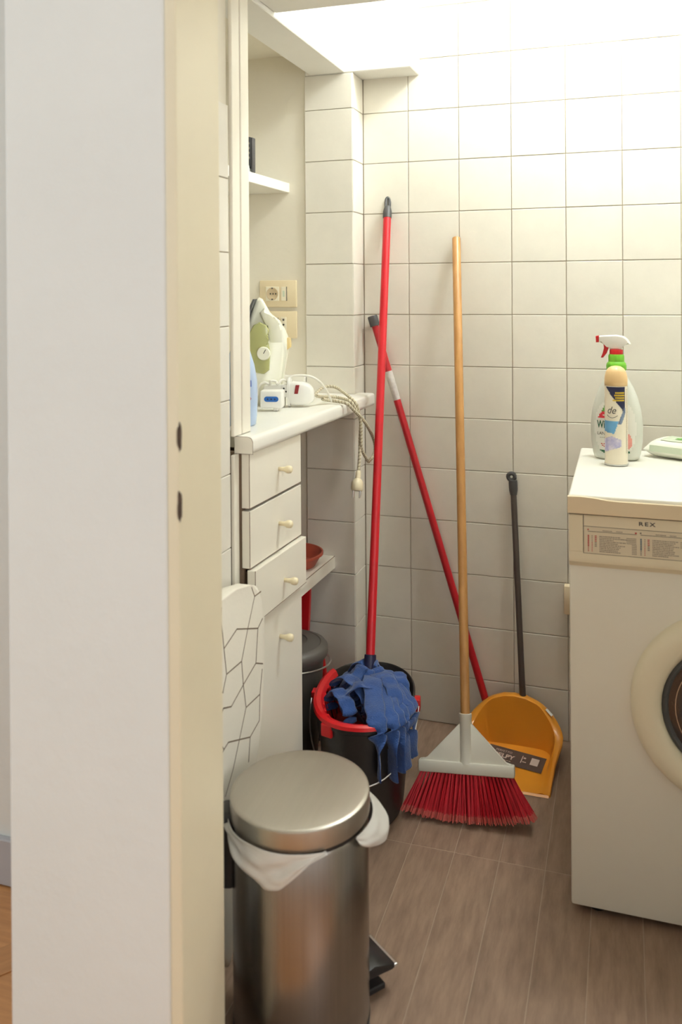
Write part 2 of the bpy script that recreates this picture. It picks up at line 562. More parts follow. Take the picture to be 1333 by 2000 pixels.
# partition end with door frame
wf = struct(obj('wall_front', box(-0.7435, -0.4690, -1.3955, -1.257, -0.1, 2.7, 0.004, 2), 'plaster'), 'white plaster partition end beside the doorway')
dj = struct(obj('door_1', box(-0.4690, -0.4500, -1.3950, -1.2565, 0, 2.06, 0.003, 2), 'jamb'), 'cream painted door jamb')
for zc, h in ((1.056, 0.021), (0.957, 0.024)):
    poly = []
    for k in range(18):
        a = 2 * math.pi * k / 18
        rr = random.uniform(0.8, 1.12)
        poly.append((-1.3915 + 0.0055 * rr * math.cos(a), zc + h * rr * math.sin(a)))
    obj('strike_hole_patch', prism(poly, 'x', -0.4512, -0.4496), 'hole_dark', dj)  # thin dark plate; the shade inside the hole is in its colour
struct(obj('wall_front_right', box(0.42, 1.7, -1.3955, -1.257, -0.1, 2.7), 'plaster'))
struct(obj('door_2', box(0.40, 0.42, -1.3950, -1.2565, 0, 2.06, 0.002, 1), 'jamb'), 'right side of the cream door frame')
struct(obj('wall_header', box(-0.4499, 0.42, -1.3955, -1.257, 2.06, 2.7), 'plaster'))

# hall with the orange parquet, where the camera stands
fh = struct(obj('floor_hall', box(-3.1, 1.75, -4.65, -0.90, -0.08, -0.016), 'edge'), 'orange parquet of the neighbouring room')
pm = {}
pl, pw = 0.36, 0.072
bmq = box(-pl / 2 + .0006, pl / 2 - .0006, -pw / 2 + .0006, pw / 2 - .0006, -0.014, 0)
pq = mesh_from(bmq, 'parquet', 'parquet_block')
cnt = 0
ang = math.radians(52)
for i in range(-9, 10):
    for j in range(-22, 23):
        lx, ly = (i + 0.5 * (j % 2)) * pl, j * pw
        x = -1.05 + lx * math.cos(ang) - ly * math.sin(ang)
        y = -1.35 + lx * math.sin(ang) + ly * math.cos(ang)
        if -1.75 < x < -0.93 and -2.2 < y < -1.13 and cnt < 290:
            o = instances('parquet_block', pq, [(x, y, -0.002)], fh)[0]
            o.rotation_euler = (0, 0, ang)
            cnt += 1
bmf = box(-3.1, 1.75, -4.65, -0.951, -0.016, -0.004)
obj('parquet_field', bmf, 'parquet', fh)
struct(obj('wall_hall', box(-3.1, -0.7436, -0.951, -0.884, -0.1, 2.7), 'plaster'), 'white wall of the neighbouring room')
struct(obj('baseboard_hall', box(-3.0, -0.745, -0.966, -0.9512, 0, 0.098, 0.003, 2), 'basegrey'), 'grey skirting board in the neighbouring room')
for side, x0, x1, y0, y1, yend in (('right', 1.7, 1.8, -4.2, -2.6, -1.257), ('left', -3.2, -3.1, -3.5, -1.9, -0.88)):
    wr = bmesh.new()
    bx(wr, x0, x1, -4.7, y0, -0.1, 2.7)
    bx(wr, x0, x1, y1, yend, -0.1, 2.7)
    bx(wr, x0, x1, y0, y1, -0.1, 0.9)
    bx(wr, x0, x1, y0, y1, 2.4, 2.7)
    struct(obj('wall_hall_' + side, wr, 'plaster'))
    wfm = bmesh.new()
    ym = (y0 + y1) / 2
    for (a, b_, c, d_) in ((y0, y0 + .06, 0.9, 2.4), (y1 - .06, y1, 0.9, 2.4), (ym - .03, ym + .03, 0.9, 2.4), (y0, y1, 0.9, 0.96), (y0, y1, 2.34, 2.4)):
        bx(wfm, x0 + .03, x0 + .07, a, b_, c, d_)
    struct(obj('added_window_1' if side == 'right' else 'added_window_2', wfm, 'winframe'))  # made-up hall openings, placed for where their fill light falls
struct(obj('ceiling_hall', box(-3.2, 1.8, -4.75, -0.884, 2.7, 2.8), 'plaster'))
struct(obj('wall_hall_rear', box(-3.2, 1.8, -4.8, -4.65, -0.1, 2.7), 'plaster'))

# lamp in the light well, above the frame
lamp = thing('ceiling_lamp', 'round opal glass lamp on the light well ceiling', 'lamp', (0.20, -0.33, 2.5))
obj('base', lathe([(0.055, -0.03), (0.062, -0.02), (0.062, 0.0)], 24), 'white', lamp, smooth=True)
prof = [(0.085 * math.cos(t), -0.105 + 0.085 * math.sin(t)) for t in [math.radians(-88 + 11 * k) for k in range(14)]]
obj('globe', lathe(prof, 24), 'lampglass', lamp, smooth='all')

# niche casing boards and upstand
tr = struct(obj('trim_1', box(-0.6120, -0.6040, -0.8830, -0.8455, 0.9662, 1.8950, 0.0015, 1), 'laminate'), 'cream casing board on the edge of the niche')
obj('casing_board', box(-0.6120, -0.6030, -0.8425, -0.8020, 0.9662, 1.8950, 0.0015, 1), 'laminate', tr)
obj('shadow_gap', box(-0.6120, -0.6075, -0.8455, -0.8425, 0.9662, 1.8950), 'edge', tr)
tr2 = struct(obj('trim_2', box(-0.6120, -0.6040, -0.8830, -0.8600, 0.0, 0.9285, 0.001, 1), 'laminate'), 'cream casing board below the worktop')
struct(obj('trim_3', box(-1.049, -0.7395, -0.1080, -0.0920, 0.9655, 1.0150, 0.003, 2), 'laminate_top'), 'upstand at the back of the worktop')

# ------------------------------------------------------------------ BUILT-IN FURNITURE
# worktop
poly = [(-0.5705, -0.8640), (-0.5360, -0.0640), (-0.5885, -0.0640), (-0.5885, -0.1020), (-0.7380, -0.1020), (-0.7380, -0.0930), (-1.0490, -0.0930), (-1.0490, -0.8835),
        (-0.6030, -0.8010), (-0.6030, -0.8640)]
poly = [(-0.5705, -0.8640), (-0.5360, -0.0640), (-0.5885, -0.0640), (-0.5885, -0.1022), (-1.0490, -0.1022), (-1.0490, -0.7990), (-0.6025, -0.7990), (-0.6125, -0.8640)]
bm = prism(poly, 'z', 0.9290, 0.9650)
es = []
for e in bm.edges:
    a, b_ = e.verts
    mx = (a.co + b_.co) / 2
    if abs(a.co.z - b_.co.z) < 1e-6 and mx.x > -0.565 and mx.y < -0.1 and (a.co - b_.co).length > 0.5:
        es.append(e)
    if abs(a.co.z - b_.co.z) > 0.01 and mx.x > -0.54 and mx.y > -0.07:
        es.append(e)
bmesh.ops.bevel(bm, geom=es, offset=0.0115, segments=5, affect='EDGES', profile=0.5)
ct = tag(obj('worktop', bm, 'laminate_top', smooth=True), 'white laminate worktop with rounded front edge holding the iron', 'worktop')
cap = [(-0.6110, 0.9300), (-0.5713, 0.9300), (-0.5713, 0.9530), (-0.5745, 0.9605), (-0.5820, 0.9642), (-0.6110, 0.9642)]
obj('end_cap', prism(cap, 'y', -0.8654, -0.8641), 'laminate', ct)
obj('glue_line', prism([(x - 0.0012 if x > -0.6 else x + 0.001, z) for x, z in [(-0.6120, 0.9292), (-0.5695, 0.9292), (-0.5695, 0.9535), (-0.5730, 0.9615), (-0.5818, 0.9649), (-0.6120, 0.9649)]], 'y', -0.8645, -0.8640), 'edge', ct)

# drawer unit, turned a little in plan (local x = outwards, local y = along the wall)
du = thing('drawer_cabinet', 'narrow cream cabinet with three drawers and a door under the worktop', 'cabinet', (-0.583, -0.855, 0), -0.04)
cb = bmesh.new()
bx(cb, -0.40, -0.0195, 0.004, 0.020, 0.0, 0.9285)
bx(cb, -0.40, -0.0195, 0.2480, 0.2660, 0.0, 0.9285)
bx(cb, -0.40, -0.388, 0.020, 0.248, 0.0, 0.9285)
bx(cb, -0.388, -0.0195, 0.020, 0.248, 0.035, 0.053)
obj('carcass', cb, 'ply', du)


def knob():
    bm = lathe([(0.0048, 0.0), (0.0048, 0.009), (0.0056, 0.014), (0.0082, 0.019), (0.0088, 0.024), (0.0078, 0.029), (0.0045, 0.0315)], 18)
    bmesh.ops.rotate(bm, verts=bm.verts[:], cent=(0, 0, 0), matrix=Matrix.Rotation(math.radians(90), 3, 'Y'))
    return mesh_from(bm, 'knob', 'knob')


knob_me = knob()
for p in knob_me.polygons:
    p.use_smooth = True
for nm, z0, z1, out, kz in (('drawer', 0.8145, 0.9270, 0.0, 0.869), ('drawer', 0.6905, 0.8085, 0.0, 0.748),
                            ('drawer', 0.5795, 0.6870, 0.012, 0.6235), ('cabinet_door', 0.0500, 0.5760, 0.0, 0.4970)):
    fr = obj(nm, box(-0.0185 + out, out, 0.000, 0.2700, z0, z1, 0.0008, 1), 'laminate', du)
    eb = bmesh.new()
    bx(eb, -0.0008 + out, out + 0.0002, -0.0003, 0.0010, z0, z1)
    bx(eb, -0.0183 + out, out - 0.0006, -0.0003, 0.2700, z0 - 0.0006, z0 + 0.0002)
    bx(eb, -0.0008 + out, out + 0.0002, 0.0, 0.2700, z0 - 0.0003, z0 + 0.0008)
    obj('edge_line', eb, 'edge', fr)
    if nm == 'drawer':
        db = bmesh.new()
        bx(db, -0.36, -0.0186 + out, 0.024, 0.034, z0 + 0.012, z1 - 0.012)
        bx(db, -0.36, -0.0186 + out, 0.234, 0.244, z0 + 0.012, z1 - 0.012)
        bx(db, -0.36, -0.35, 0.034, 0.234, z0 + 0.012, z1 - 0.012)
        bx(db, -0.36, -0.0186 + out, 0.024, 0.244, z0 + 0.008, z0 + 0.012)
        obj('drawer_box', db, 'ply', fr)
    kn = instances('knob', knob_me, [(out + 0.0001, 0.1465, kz)], fr)

# shelves
tag(obj('wall_shelf', prism([(-1.0495, -0.0920), (-0.7905, -0.0920), (-0.8020, -0.7500), (-1.0495, -0.7500)], 'z', 1.5555, 1.5835, 0.001, 1), 'laminate_top'),
    'cream shelf high in the niche with the black handset on it', 'shelf')
ls = tag(obj('lower_shelf', prism([(-1.0490, -0.1010), (-0.6520, -0.1010), (-0.6680, -0.5790), (-1.0490, -0.5790)], 'z', 0.4560, 0.4915, 0.0008, 1), 'laminate'),
         'cream shelf under the worktop holding the terracotta saucer', 'shelf')
obj('edge_line', prism([(-0.6518, -0.1015), (-0.6680, -0.5780), (-0.6690, -0.5780), (-0.6530, -0.1015)], 'z', 0.4905, 0.4919), 'edge', ls)

# sockets
def socket_plate(z0, z1, label):
    o = thing('socket_plate', label, 'socket', (-0.826, -0.0917, (z0 + z1) / 2), 0, 'beige sockets on the niche wall')
    obj('plate', box(-0.059, 0.059, -0.009, 0.0, -0.040, 0.040, 0.0025, 2), 'socket', o, smooth=True)
    return o


s1 = socket_plate(1.2157, 1.2958, 'beige wall socket plate with one round earthed outlet, upper of two')
obj('outlet', box(-0.0385, 0.0045, -0.0110, -0.0088, -0.0215, 0.0215, 0.001, 1), 'module', s1)
bm = lathe([(0.0192, 0.0), (0.0185, 0.0011), (0.0165, 0.0011), (0.0155, 0.0004)], 28)
oo = obj('outlet_well', bm, 'moduleshade', s1, loc=(-0.017, -0.0110, 0.0), rot=(math.radians(90), 0, 0), smooth=True)
for dx in (-0.0085, 0.0, 0.0085):
    obj('pin_hole', lathe([(0.0024, 0), (0.0024, 0.0004)], 12), 'black', s1, loc=(-0.017 + dx + 0.003, -0.0119, 0), rot=(math.radians(90), 0, 0))
for dz in (-0.0165, 0.0165):
    obj('earth_clip', box(-0.0195, -0.0145, -0.0126, -0.0110, dz - 0.002, dz + 0.002), 'print_dark', s1)
sw = obj('switch', box(0.0115, 0.0285, -0.0115, -0.0088, -0.0205, 0.0205, 0.001, 1), 'module', s1)
obj('switch_slot', box(0.0278, 0.0292, -0.0117, -0.0088, -0.021, 0.021), 'print_dark', sw)
obj('switch_mark', box(0.0165, 0.0225, -0.0119, -0.0114, -0.009, 0.009), 'wipes_green', sw)
s2 = socket_plate(1.1246, 1.2035, 'beige wall socket plate with three small round holes, lower of two')
sw = obj('switch', box(-0.0165, 0.0005, -0.0115, -0.0088, -0.0205, 0.0205, 0.001, 1), 'module', s2)
obj('switch_slot', box(0.0, 0.0014, -0.0117, -0.0088, -0.021, 0.021), 'print_dark', sw)
obj('switch_mark', box(-0.0115, -0.0055, -0.0119, -0.0114, -0.009, 0.009), 'wipes_green', sw)
obj('outlet', box(0.0090, 0.0270, -0.0105, -0.0088, -0.0225, 0.0225, 0.001, 1), 'module', s2)
for dz in (-0.0145, 0.0, 0.0145):
    obj('pin_hole', lathe([(0.0032, 0), (0.0032, 0.0005)], 12), 'black', s2, loc=(0.018, -0.0104, dz), rot=(math.radians(90), 0, 0))

# ------------------------------------------------------------------ WASHING MACHINE
wm = thing('washing_machine', 'white front-loading washing machine at the right against the tiled wall', 'washing machine', (0.045, -0.681, 0))
obj('cabinet', box(0.0, 0.60, 0.0, 0.555, 0.016, 0.812, 0.004, 2), 'enamel', wm, smooth=True)
for fx in (0.05, 0.55):
    for fy in (0.035, 0.51):
        ft = obj('foot', lathe([(0.017, 0.0), (0.019, 0.004), (0.019, 0.009), (0.010, 0.010), (0.010, 0.018)], 16), 'black', wm, loc=(fx, fy, 0.0005), smooth=True)
# worktop: white top board with a yellowed moulded front lip
obj('top_board', box(-0.001, 0.601, -0.012, 0.530, 0.834, 0.8505, 0.005, 3), 'enamel_top', wm, smooth=True)
lipp = []
for k in range(25):
    x = -0.002 + 0.604 * k / 24
    t = min(1, max(0, (x - 0.03) / 0.06))
    t = t * t * (3 - 2 * t)
    lipp.append((x, 0.8485 - 0.0055 * t))
lip = prism(lipp + [(0.602, 0.8145), (-0.002, 0.8145)], 'y', -0.021, -0.010, 0.0012, 1)
obj('front_lip', lip, 'lip', wm)
bm = box(-0.0015, 0.6015, -0.010, 0.530, 0.8135, 0.836, 0.002, 1)
obj('top_skirt', bm, 'lip', wm)
# control panel
cp = obj('control_panel', prism([(-0.004, 0.711), (-0.012, 0.716), (-0.014, 0.724), (-0.012, 0.733), (-0.012, 0.8115), (0.004, 0.8115), (0.004, 0.705), (-0.001, 0.705)], 'x', 0.0, 0.600, 0.0012, 1), 'panel', wm, smooth=True)
obj('end_block', box(0.0005, 0.0275, -0.0135, -0.011, 0.737, 0.811, 0.001, 1), 'panel', cp)
sm = bmesh.new()
bx(sm, 0.0277, 0.0287, -0.0126, -0.011, 0.735, 0.811)
bx(sm, 0.0277, 0.60, -0.0124, -0.0112, 0.7885, 0.7892)
bx(sm, 0.0277, 0.60, -0.0124, -0.0112, 0.7345, 0.7352)
bx(sm, 0.0, 0.60, -0.0120, -0.002, 0.8112, 0.8140)
obj('seam', sm, 'seam', cp)
pp = obj('programme_plate', box(0.0290, 0.400, -0.0127, -0.0118, 0.7354, 0.7884), 'plate', cp)


def fm(u, v, h):
    return Vector((u, -0.0128 - h, v))


def bars(rects):
    return flat_poly([[(a, c), (b, c), (b, d), (a, d)] for a, b, c, d in rects], fm, 0.0002)


dk, md, rd, bl = [], [], [], []
random.seed(3)
for bi, x0 in enumerate((0.037, 0.1365, 0.236)):
    dk.append((x0, x0 + 0.092, 0.7788, 0.7796))
    (rd if bi == 0 else dk).append((x0 - 0.001, x0 + 0.0016, 0.7815, 0.7840))
    (rd if bi == 0 else dk).append((x0 + 0.089, x0 + 0.0925, 0.7805, 0.7835))
    for hx, hw in ((0.028, 0.018), (0.054, 0.011)):
        x = x0 + hx
        while x < x0 + hx + hw:
            w = random.uniform(0.0012, 0.0024)
            md.append((x, x + w, 0.7812, 0.7828))
            x += w + 0.0006
    for r_ in range(10):
        z = 0.7705 - r_ * 0.00335
        col = rd if bi == 0 else bl
        if r_ < 7:
            col.append((x0 - 0.0005, x0 + 0.0022, z - 0.0012, z + 0.0014))
        else:
            (rd if bi == 0 else dk).append((x0 - 0.0003, x0 + 0.0018, z - 0.0008, z + 0.0008))
        (md if r_ < 4 else rd).append((x0 + 0.0070, x0 + 0.0088, z - 0.0007, z + 0.0008))
        if r_ < 7:
            (rd if r_ < 4 else md).append((x0 + 0.0130, x0 + 0.0168, z - 0.0008, z + 0.0009))
        x, end = x0 + 0.022, x0 + 0.022 + random.uniform(0.026, 0.052)
        while x < end:
            w = random.uniform(0.0010, 0.0032)
            md.append((x, x + w, z - 0.0008, z + 0.0008))
            x += w + random.uniform(0.0003, 0.0012)
        x = x0 + 0.0915 - (0.018 if r_ < 4 else 0.008)
        while x < x0 + 0.0910:
            md.append((x, x + 0.0016, z - 0.0008, z + 0.0008))
            x += 0.0023
for rects, m_ in ((dk, 'print_dark'), (md, 'print_mid'), (rd, 'print_red'), (bl, 'print_blue')):
    obj('programme_print', bars(rects), m_, pp)['kind'] = 'stuff'
obj('logo', text_bm('R\u2009E\u2009X', 0.0105, lambda u, v, h: Vector((0.1330 + u * 1.35, -0.0124 - h, 0.7975 + v)), 0.0002, bold=0.0003), 'print_dark', cp)
# door: cream ring, rubber, glass
dr = obj('door_ring', lathe([(0.190, 0.0), (0.190, 0.010), (0.186, 0.020), (0.178, 0.027), (0.165, 0.0305), (0.150, 0.0295), (0.140, 0.026), (0.1335, 0.019), (0.132, 0.008), (0.132, -0.004)], 64, cap0=False, cap1=False), 'ring', wm,
         loc=(0.3060, 0.0005, 0.4520), rot=(math.radians(90), 0, 0), smooth=True)
obj('door_seal', lathe([(0.132, 0.011), (0.126, 0.015), (0.120, 0.011), (0.117, 0.003), (0.117, 0.0)], 48, cap0=False, cap1=False), 'rubber', wm,
    loc=(0.3060, 0.0005, 0.4520), rot=(math.radians(90), 0, 0), smooth=True)
obj('door_glass', lathe([(0.1315, 0.006), (0.110, 0.014), (0.092, 0.0095), (0.070, 0.0060), (0.035, 0.0042), (0.002, 0.0038)], 48, cap0=False), 'glass', wm,
    loc=(0.3060, -0.0002, 0.4520), rot=(math.radians(90), 0, 0), smooth='all')
obj('glass_edge', lathe([(0.1085, 0.0135), (0.1080, 0.0155), (0.1068, 0.0155), (0.1063, 0.0135)], 48, cap0=False, cap1=False), 'chrome', wm,
    loc=(0.3060, -0.0002, 0.4520), rot=(math.radians(90), 0, 0), smooth=True)
pc = tag(obj('pipe_cover', box(-0.010, 0.028, -0.030, -0.0006, 0.365, 0.444, 0.004, 2), 'lip', smooth=True), 'small beige pipe cover on the tiles behind the washing machine', 'pipe cover')

# ------------------------------------------------------------------ BOTTLES ON THE WASHING MACHINE
ZT = 0.8508
sb = thing('spray_bottle', 'grey trigger spray bottle with green collar behind the aerosol can', 'bottle', (0.1345, -0.2800, ZT), math.radians(-7))
prof = [(0.000, 0.046, 0.024), (0.004, 0.052, 0.028), (0.014, 0.0555, 0.030), (0.045, 0.0600, 0.032), (0.085, 0.0610, 0.032), (0.120, 0.0570, 0.031),
        (0.150, 0.0490, 0.029), (0.175, 0.0390, 0.026), (0.195, 0.0280, 0.022), (0.207, 0.0200, 0.0185), (0.216, 0.0175, 0.0175)]


def sb_ab(z):
    for (z0, a0, b0), (z1, a1, b1) in zip(prof, prof[1:]):
        if z0 <= z <= z1:
            t = (z - z0) / (z1 - z0)
            return a0 + (a1 - a0) * t, b0 + (b1 - b0) * t
    return prof[-1][1:]


bm = bmesh.new()
rings = []
nn = 36
for (z, a, b_) in prof:
    rings.append([bm.verts.new((a * math.copysign(abs(math.cos(q)) ** 0.8, math.cos(q)), b_ * math.copysign(abs(math.sin(q)) ** 0.8, math.sin(q)), z)) for q in [2 * math.pi * k / nn for k in range(nn)]])
for A, B in zip(rings, rings[1:]):
    for k in range(nn):
        bm.faces.new((A[k], A[(k + 1) % nn], B[(k + 1) % nn], B[k]))
bm.faces.new(rings[0][::-1]); bm.faces.new(rings[-1])
body = obj('body', bm, 'bottle', sb, smooth='all')


def sbf(u, v, h):
    a, b_ = sb_ab(v)
    c = max(-0.985, min(0.985, u / a))
    # invert the superellipse: |x/a|^(2/0.8)+|y/b|^(2/0.8)=1
    y = b_ * (1 - abs(c) ** 2.5) ** 0.4
    return Vector((u, -y - h - 0.0003, v))


lab_in = lambda u, v: (abs(u / 0.0475)) ** 2.6 + (abs((v - 0.078) / 0.066)) ** 2.6 < 1
obj('label', grid_patch(-0.049, 0.049, 0.010, 0.146, sbf, 26, 34, lab_in, 0.0003), 'label_white', sb)
obj('leaf_print', grid_patch(-0.034, 0.01, 0.117, 0.140, sbf, 16, 8, lambda u, v: (u + 0.004) ** 2 / 0.026 ** 2 + (v - 0.117) ** 2 / 0.022 ** 2 < 1, 0.0006), 'leafgreen', sb)
obj('red_print', grid_patch(-0.040, 0.014, 0.101, 0.117, sbf, 18, 5, lambda u, v: u > -0.040 + (v - 0.101) * 0.55, 0.0006), 'redprint', sb)
obj('red_print_mark', flat_poly([[(-0.0285, 0.107), (-0.012, 0.107), (-0.012, 0.1095), (-0.0285, 0.1095)]], sbf, 0.0009), 'label_white', sb)
obj('lettering', text_bm('Wi', 0.0250, lambda u, v, h: sbf(-0.0420 + u * 0.60, 0.0775 + v, h), 0.0008, bold=0.0006), 'darkgreen', sb)
obj('lettering', text_bm('LAN', 0.0105, lambda u, v, h: sbf(-0.0420 + u * 0.95, 0.0605 + v, h), 0.0008), 'print_dark', sb)
obj('small_print', flat_poly([[(-0.0355 + k * 0.0042, 0.0535), (-0.0325 + k * 0.0042, 0.0535), (-0.0325 + k * 0.0042, 0.0546), (-0.0355 + k * 0.0042, 0.0546)] for k in range(6)], sbf, 0.0008), 'print_mid', sb)
obj('small_symbol', flat_poly([[(-0.033 + dx, 0.038 + dz), (-0.0290 + dx, 0.038 + dz), (-0.0290 + dx, 0.0400 + dz), (-0.033 + dx, 0.0400 + dz)] for dx, dz in ((0, 0), (0.006, 0), (0.002, -0.004), (0.006, -0.006))], sbf, 0.0008), 'print_red', sb)
obj('bottom_print', grid_patch(-0.040, 0.042, 0.012, 0.024, sbf, 20, 5, lambda u, v: lab_in(u * 0.93, v) and abs(u) < 0.030 + (v - 0.012) * 0.9, 0.0006), 'darkgreen', sb)
obj('pink_print', grid_patch(0.018, 0.044, 0.026, 0.072, sbf, 10, 14, lambda u, v: (u - 0.018) ** 2 / 0.0215 ** 2 + (v - 0.047) ** 2 / 0.023 ** 2 < 1, 0.0007), 'pink', sb)
col_ = obj('collar', lathe([(0.0195, 0.213), (0.0235, 0.216), (0.0240, 0.226), (0.0225, 0.232), (0.0188, 0.236), (0.0188, 0.250), (0.0170, 0.254)], 28), 'green', sb, smooth=True)
obj('collar_ring', lathe([(0.0158, 0.2535), (0.0158, 0.2645), (0.0148, 0.266)], 24), 'redplastic', col_, smooth=True)
hp = [(0.015, 0.2655), (-0.014, 0.2655), (-0.018, 0.2740), (-0.024, 0.2800), (-0.0360, 0.2815), (-0.0400, 0.2835), (-0.0400, 0.2980), (0.000, 0.3010), (0.0170, 0.2980), (0.0270, 0.2905), (0.0335, 0.2790), (0.0300, 0.2785), (0.0160, 0.2790), (0.0130, 0.2740)]
obj('trigger_head', prism(hp, 'y', -0.0110, 0.0110, 0.004, 3), 'white', sb, smooth=True)
obj('nozzle', prism([(-0.0395, 0.2825), (-0.0470, 0.2820), (-0.0475, 0.2975), (-0.0395, 0.2990)], 'y', -0.0085, 0.0085, 0.0015, 2), 'redplastic', sb)
obj('trigger', prism([(-0.0180, 0.2680), (-0.0240, 0.2800), (-0.0300, 0.2800), (-0.0270, 0.2680), (-0.0300, 0.2560), (-0.0360, 0.2450), (-0.0310, 0.2450), (-0.0225, 0.2560)], 'y', -0.0065, 0.0065, 0.0012, 2), 'redplastic', sb)

ae = thing('aerosol_can', 'slim cream aerosol can with a peach cap on the washing machine', 'spray can', (0.1340, -0.3560, ZT), math.radians(4))
R_ = 0.0262
obj('body', lathe([(0.0240, 0.0), (0.0268, 0.0015), (0.0268, 0.0035), (R_, 0.006), (R_, 0.184), (0.0255, 0.188)], 40), 'aerosol', ae, smooth=True)
obj('base_rim', lathe([(0.0264, 0.0002), (0.0274, 0.0012), (0.0272, 0.0040), (0.0262, 0.0046)], 40, False, False), 'chrome', ae, smooth=True)
obj('cap', lathe([(0.0262, 0.186), (0.0264, 0.198), (0.0255, 0.208), (0.0228, 0.2185), (0.0180, 0.2260), (0.0110, 0.2305), (0.0030, 0.2320)], 36), 'peach', ae, smooth='all')


def aef(u, v, h):     # u in metres along the girth, 0 facing the doorway
    a = -math.pi / 2 + u / R_
    return Vector(((R_ + 0.0002 + h) * math.cos(a), (R_ + 0.0002 + h) * math.sin(a), v))


obj('navy_print', grid_patch(-0.034, 0.020, 0.120, 0.1845, aef, 30, 30, lambda u, v: v > 0.160 - (u + 0.006) * 1.35 - 0.004 and v > 0.121 + (0.020 - u) * 0.2, 0.0003), 'navy', ae)
obj('slate_print', grid_patch(0.002, 0.0215, 0.098, 0.136, aef, 14, 18, lambda u, v: abs(u - (0.006 + (v - 0.098) * 0.42)) < 0.0045, 0.0003), 'slate', ae)
obj('blue_print', grid_patch(-0.036, 0.008, 0.075, 0.105, aef, 24, 14, lambda u, v: v > 0.079 - (u + 0.03) * 0.15 and u < 0.004 - (0.105 - v) * 0.35, 0.0003), 'skyblue', ae)
obj('lilac_print', grid_patch(-0.036, 0.010, 0.026, 0.070, aef, 24, 20, lambda u, v: v > 0.030 + (u + 0.036) * 0.35 and v < 0.070 - abs(u + 0.012) * 0.4, 0.0003), 'lilac', ae)
for k, (a, b_) in enumerate(((-0.0035, 0.0165), (-0.0055, 0.0170), (-0.0035, 0.0165), (-0.0090, 0.0165))):
    z = 0.1690 - k * 0.0058
    ps, x = [], a
    while x < b_:
        ps.append([(x, z), (x + 0.0022, z), (x + 0.0022, z + 0.0038), (x, z + 0.0038)])
        x += 0.0027
    obj('yellow_print', flat_poly(ps, aef, 0.0006), 'yellow', ae)
obj('lettering', text_bm('de', 0.030, lambda u, v, h: aef(-0.0240 + u * 0.72, 0.1225 + v * 0.8, h), 0.0006, 0.35), 'print_dark', ae)
cv = tube([aef(-0.024 + 0.026 * t, 0.1185 - 0.006 * math.sin(math.pi * t), 0.0003) for t in [k / 10 for k in range(11)]], 0.0006, 6)
obj('underline', cv, 'print_dark', ae)
ps = []
for k in range(58):
    z = 0.030 + k * 0.0026
    w = 0.004 + 0.003 * ((k * 7) % 5) / 5
    ps.append([(0.0245, z), (0.0245 + w, z), (0.0245 + w, z + 0.0009), (0.0245, z + 0.0009)])
obj('side_print', flat_poly(ps, aef, 0.0003), 'print_mid', ae)

wpk = thing('wipes_pack', 'soft white and green pack of wipes at the right end of the washing machine', 'wipes pack', (0.3150, -0.2330, ZT), math.radians(-27))
bm = bmesh.new()
bmesh.ops.create_grid(bm, x_segments=16, y_segments=10, size=0.5)
top = {}
for v in bm.verts:
    x, y = v.co.x, v.co.y
    e = (1 - abs(2 * x) ** 6) * (1 - abs(2 * y) ** 5)
    v.co = Vector((x * 0.215, y * 0.118, 0.0185 + 0.0270 * max(0, e) ** 0.55 + 0.003 * math.sin(9 * x) * max(0, e)))
r = bmesh.ops.extrude_face_region(bm, geom=bm.faces[:])
for v in [g for g in r['geom'] if isinstance(g, bmesh.types.BMVert)]:
    x, y = v.co.x / 0.215, v.co.y / 0.118
    e = max(0, (1 - abs(2 * x) ** 6) * (1 - abs(2 * y) ** 5))
    v.co.z = 0.0175 - 0.0173 * e ** 0.4
pk = obj('pack', bm, 'wipes', wpk, smooth='all', sub=1)


def wz(x, y):
    x, y = x / 0.215, y / 0.118
    e = max(0, (1 - abs(2 * x) ** 6) * (1 - abs(2 * y) ** 5))
    return 0.0185 + 0.0270 * e ** 0.55 + 0.003 * math.sin(9 * x) * e


obj('front_print', grid_patch(-0.088, 0.092, 0.001, 0.016, lambda u, v, h: Vector((u, -0.0592 + v * 0.18 - h, 0.0150 + v)), 18, 3, None, 0.0012), 'wipes_green', wpk)
obj('top_print', grid_patch(-0.070, 0.080, -0.038, 0.030, lambda u, v, h: Vector((u, v, wz(u, v) + h)), 18, 10, None, 0.0008), 'wipes_green', wpk)
obj('top_flap', grid_patch(-0.045, 0.050, -0.020, 0.014, lambda u, v, h: Vector((u, v, wz(u, v) + h)), 14, 8, lambda u, v: (u / 0.048) ** 2 + ((v + 0.003) / 0.018) ** 2 < 1, 0.0016), 'leafgreen', wpk)

# ------------------------------------------------------------------ POLES, BROOM, DUSTPAN
A, B = (-0.5105, -0.0170, 1.4790), (-0.4690, -0.3680, 0.3200)
mop = thing('mop', 'mop with red handle and blue cloth strips standing in the black bucket', 'mop', B)
def rel(p, root):
    return Vector(p) - Vector(root.location)
obj('handle', stick(rel(B, mop), rel(A, mop), [(0.0115, 0), (0.0115, 1)], 20), 'red', mop, smooth=True)
d = (Vector(A) - Vector(B)).normalized()
q = d.to_track_quat('Z', 'Y')
hg = obj('hanging_cap', lathe([(0.0128, -0.002), (0.0133, 0.004), (0.0130, 0.018), (0.0105, 0.030), (0.0068, 0.036)], 20, f=lambda v: rel(A, mop) + q @ v), 'darkgrey', mop, smooth=True)
MOPROT = 0.25
lp = [(-0.005, 0, 0.030), (-0.0058, 0, 0.044), (-0.0045, 0, 0.058), (0, 0, 0.063), (0.0045, 0, 0.058), (0.0058, 0, 0.044), (0.005, 0, 0.030)]
obj('hanging_loop', tube([rel(A, mop) + q @ (Matrix.Rotation(MOPROT, 3, 'Z') @ Vector(p)) for p in lp], 0.0042, 8, k=4), 'darkgrey', hg, smooth=True)
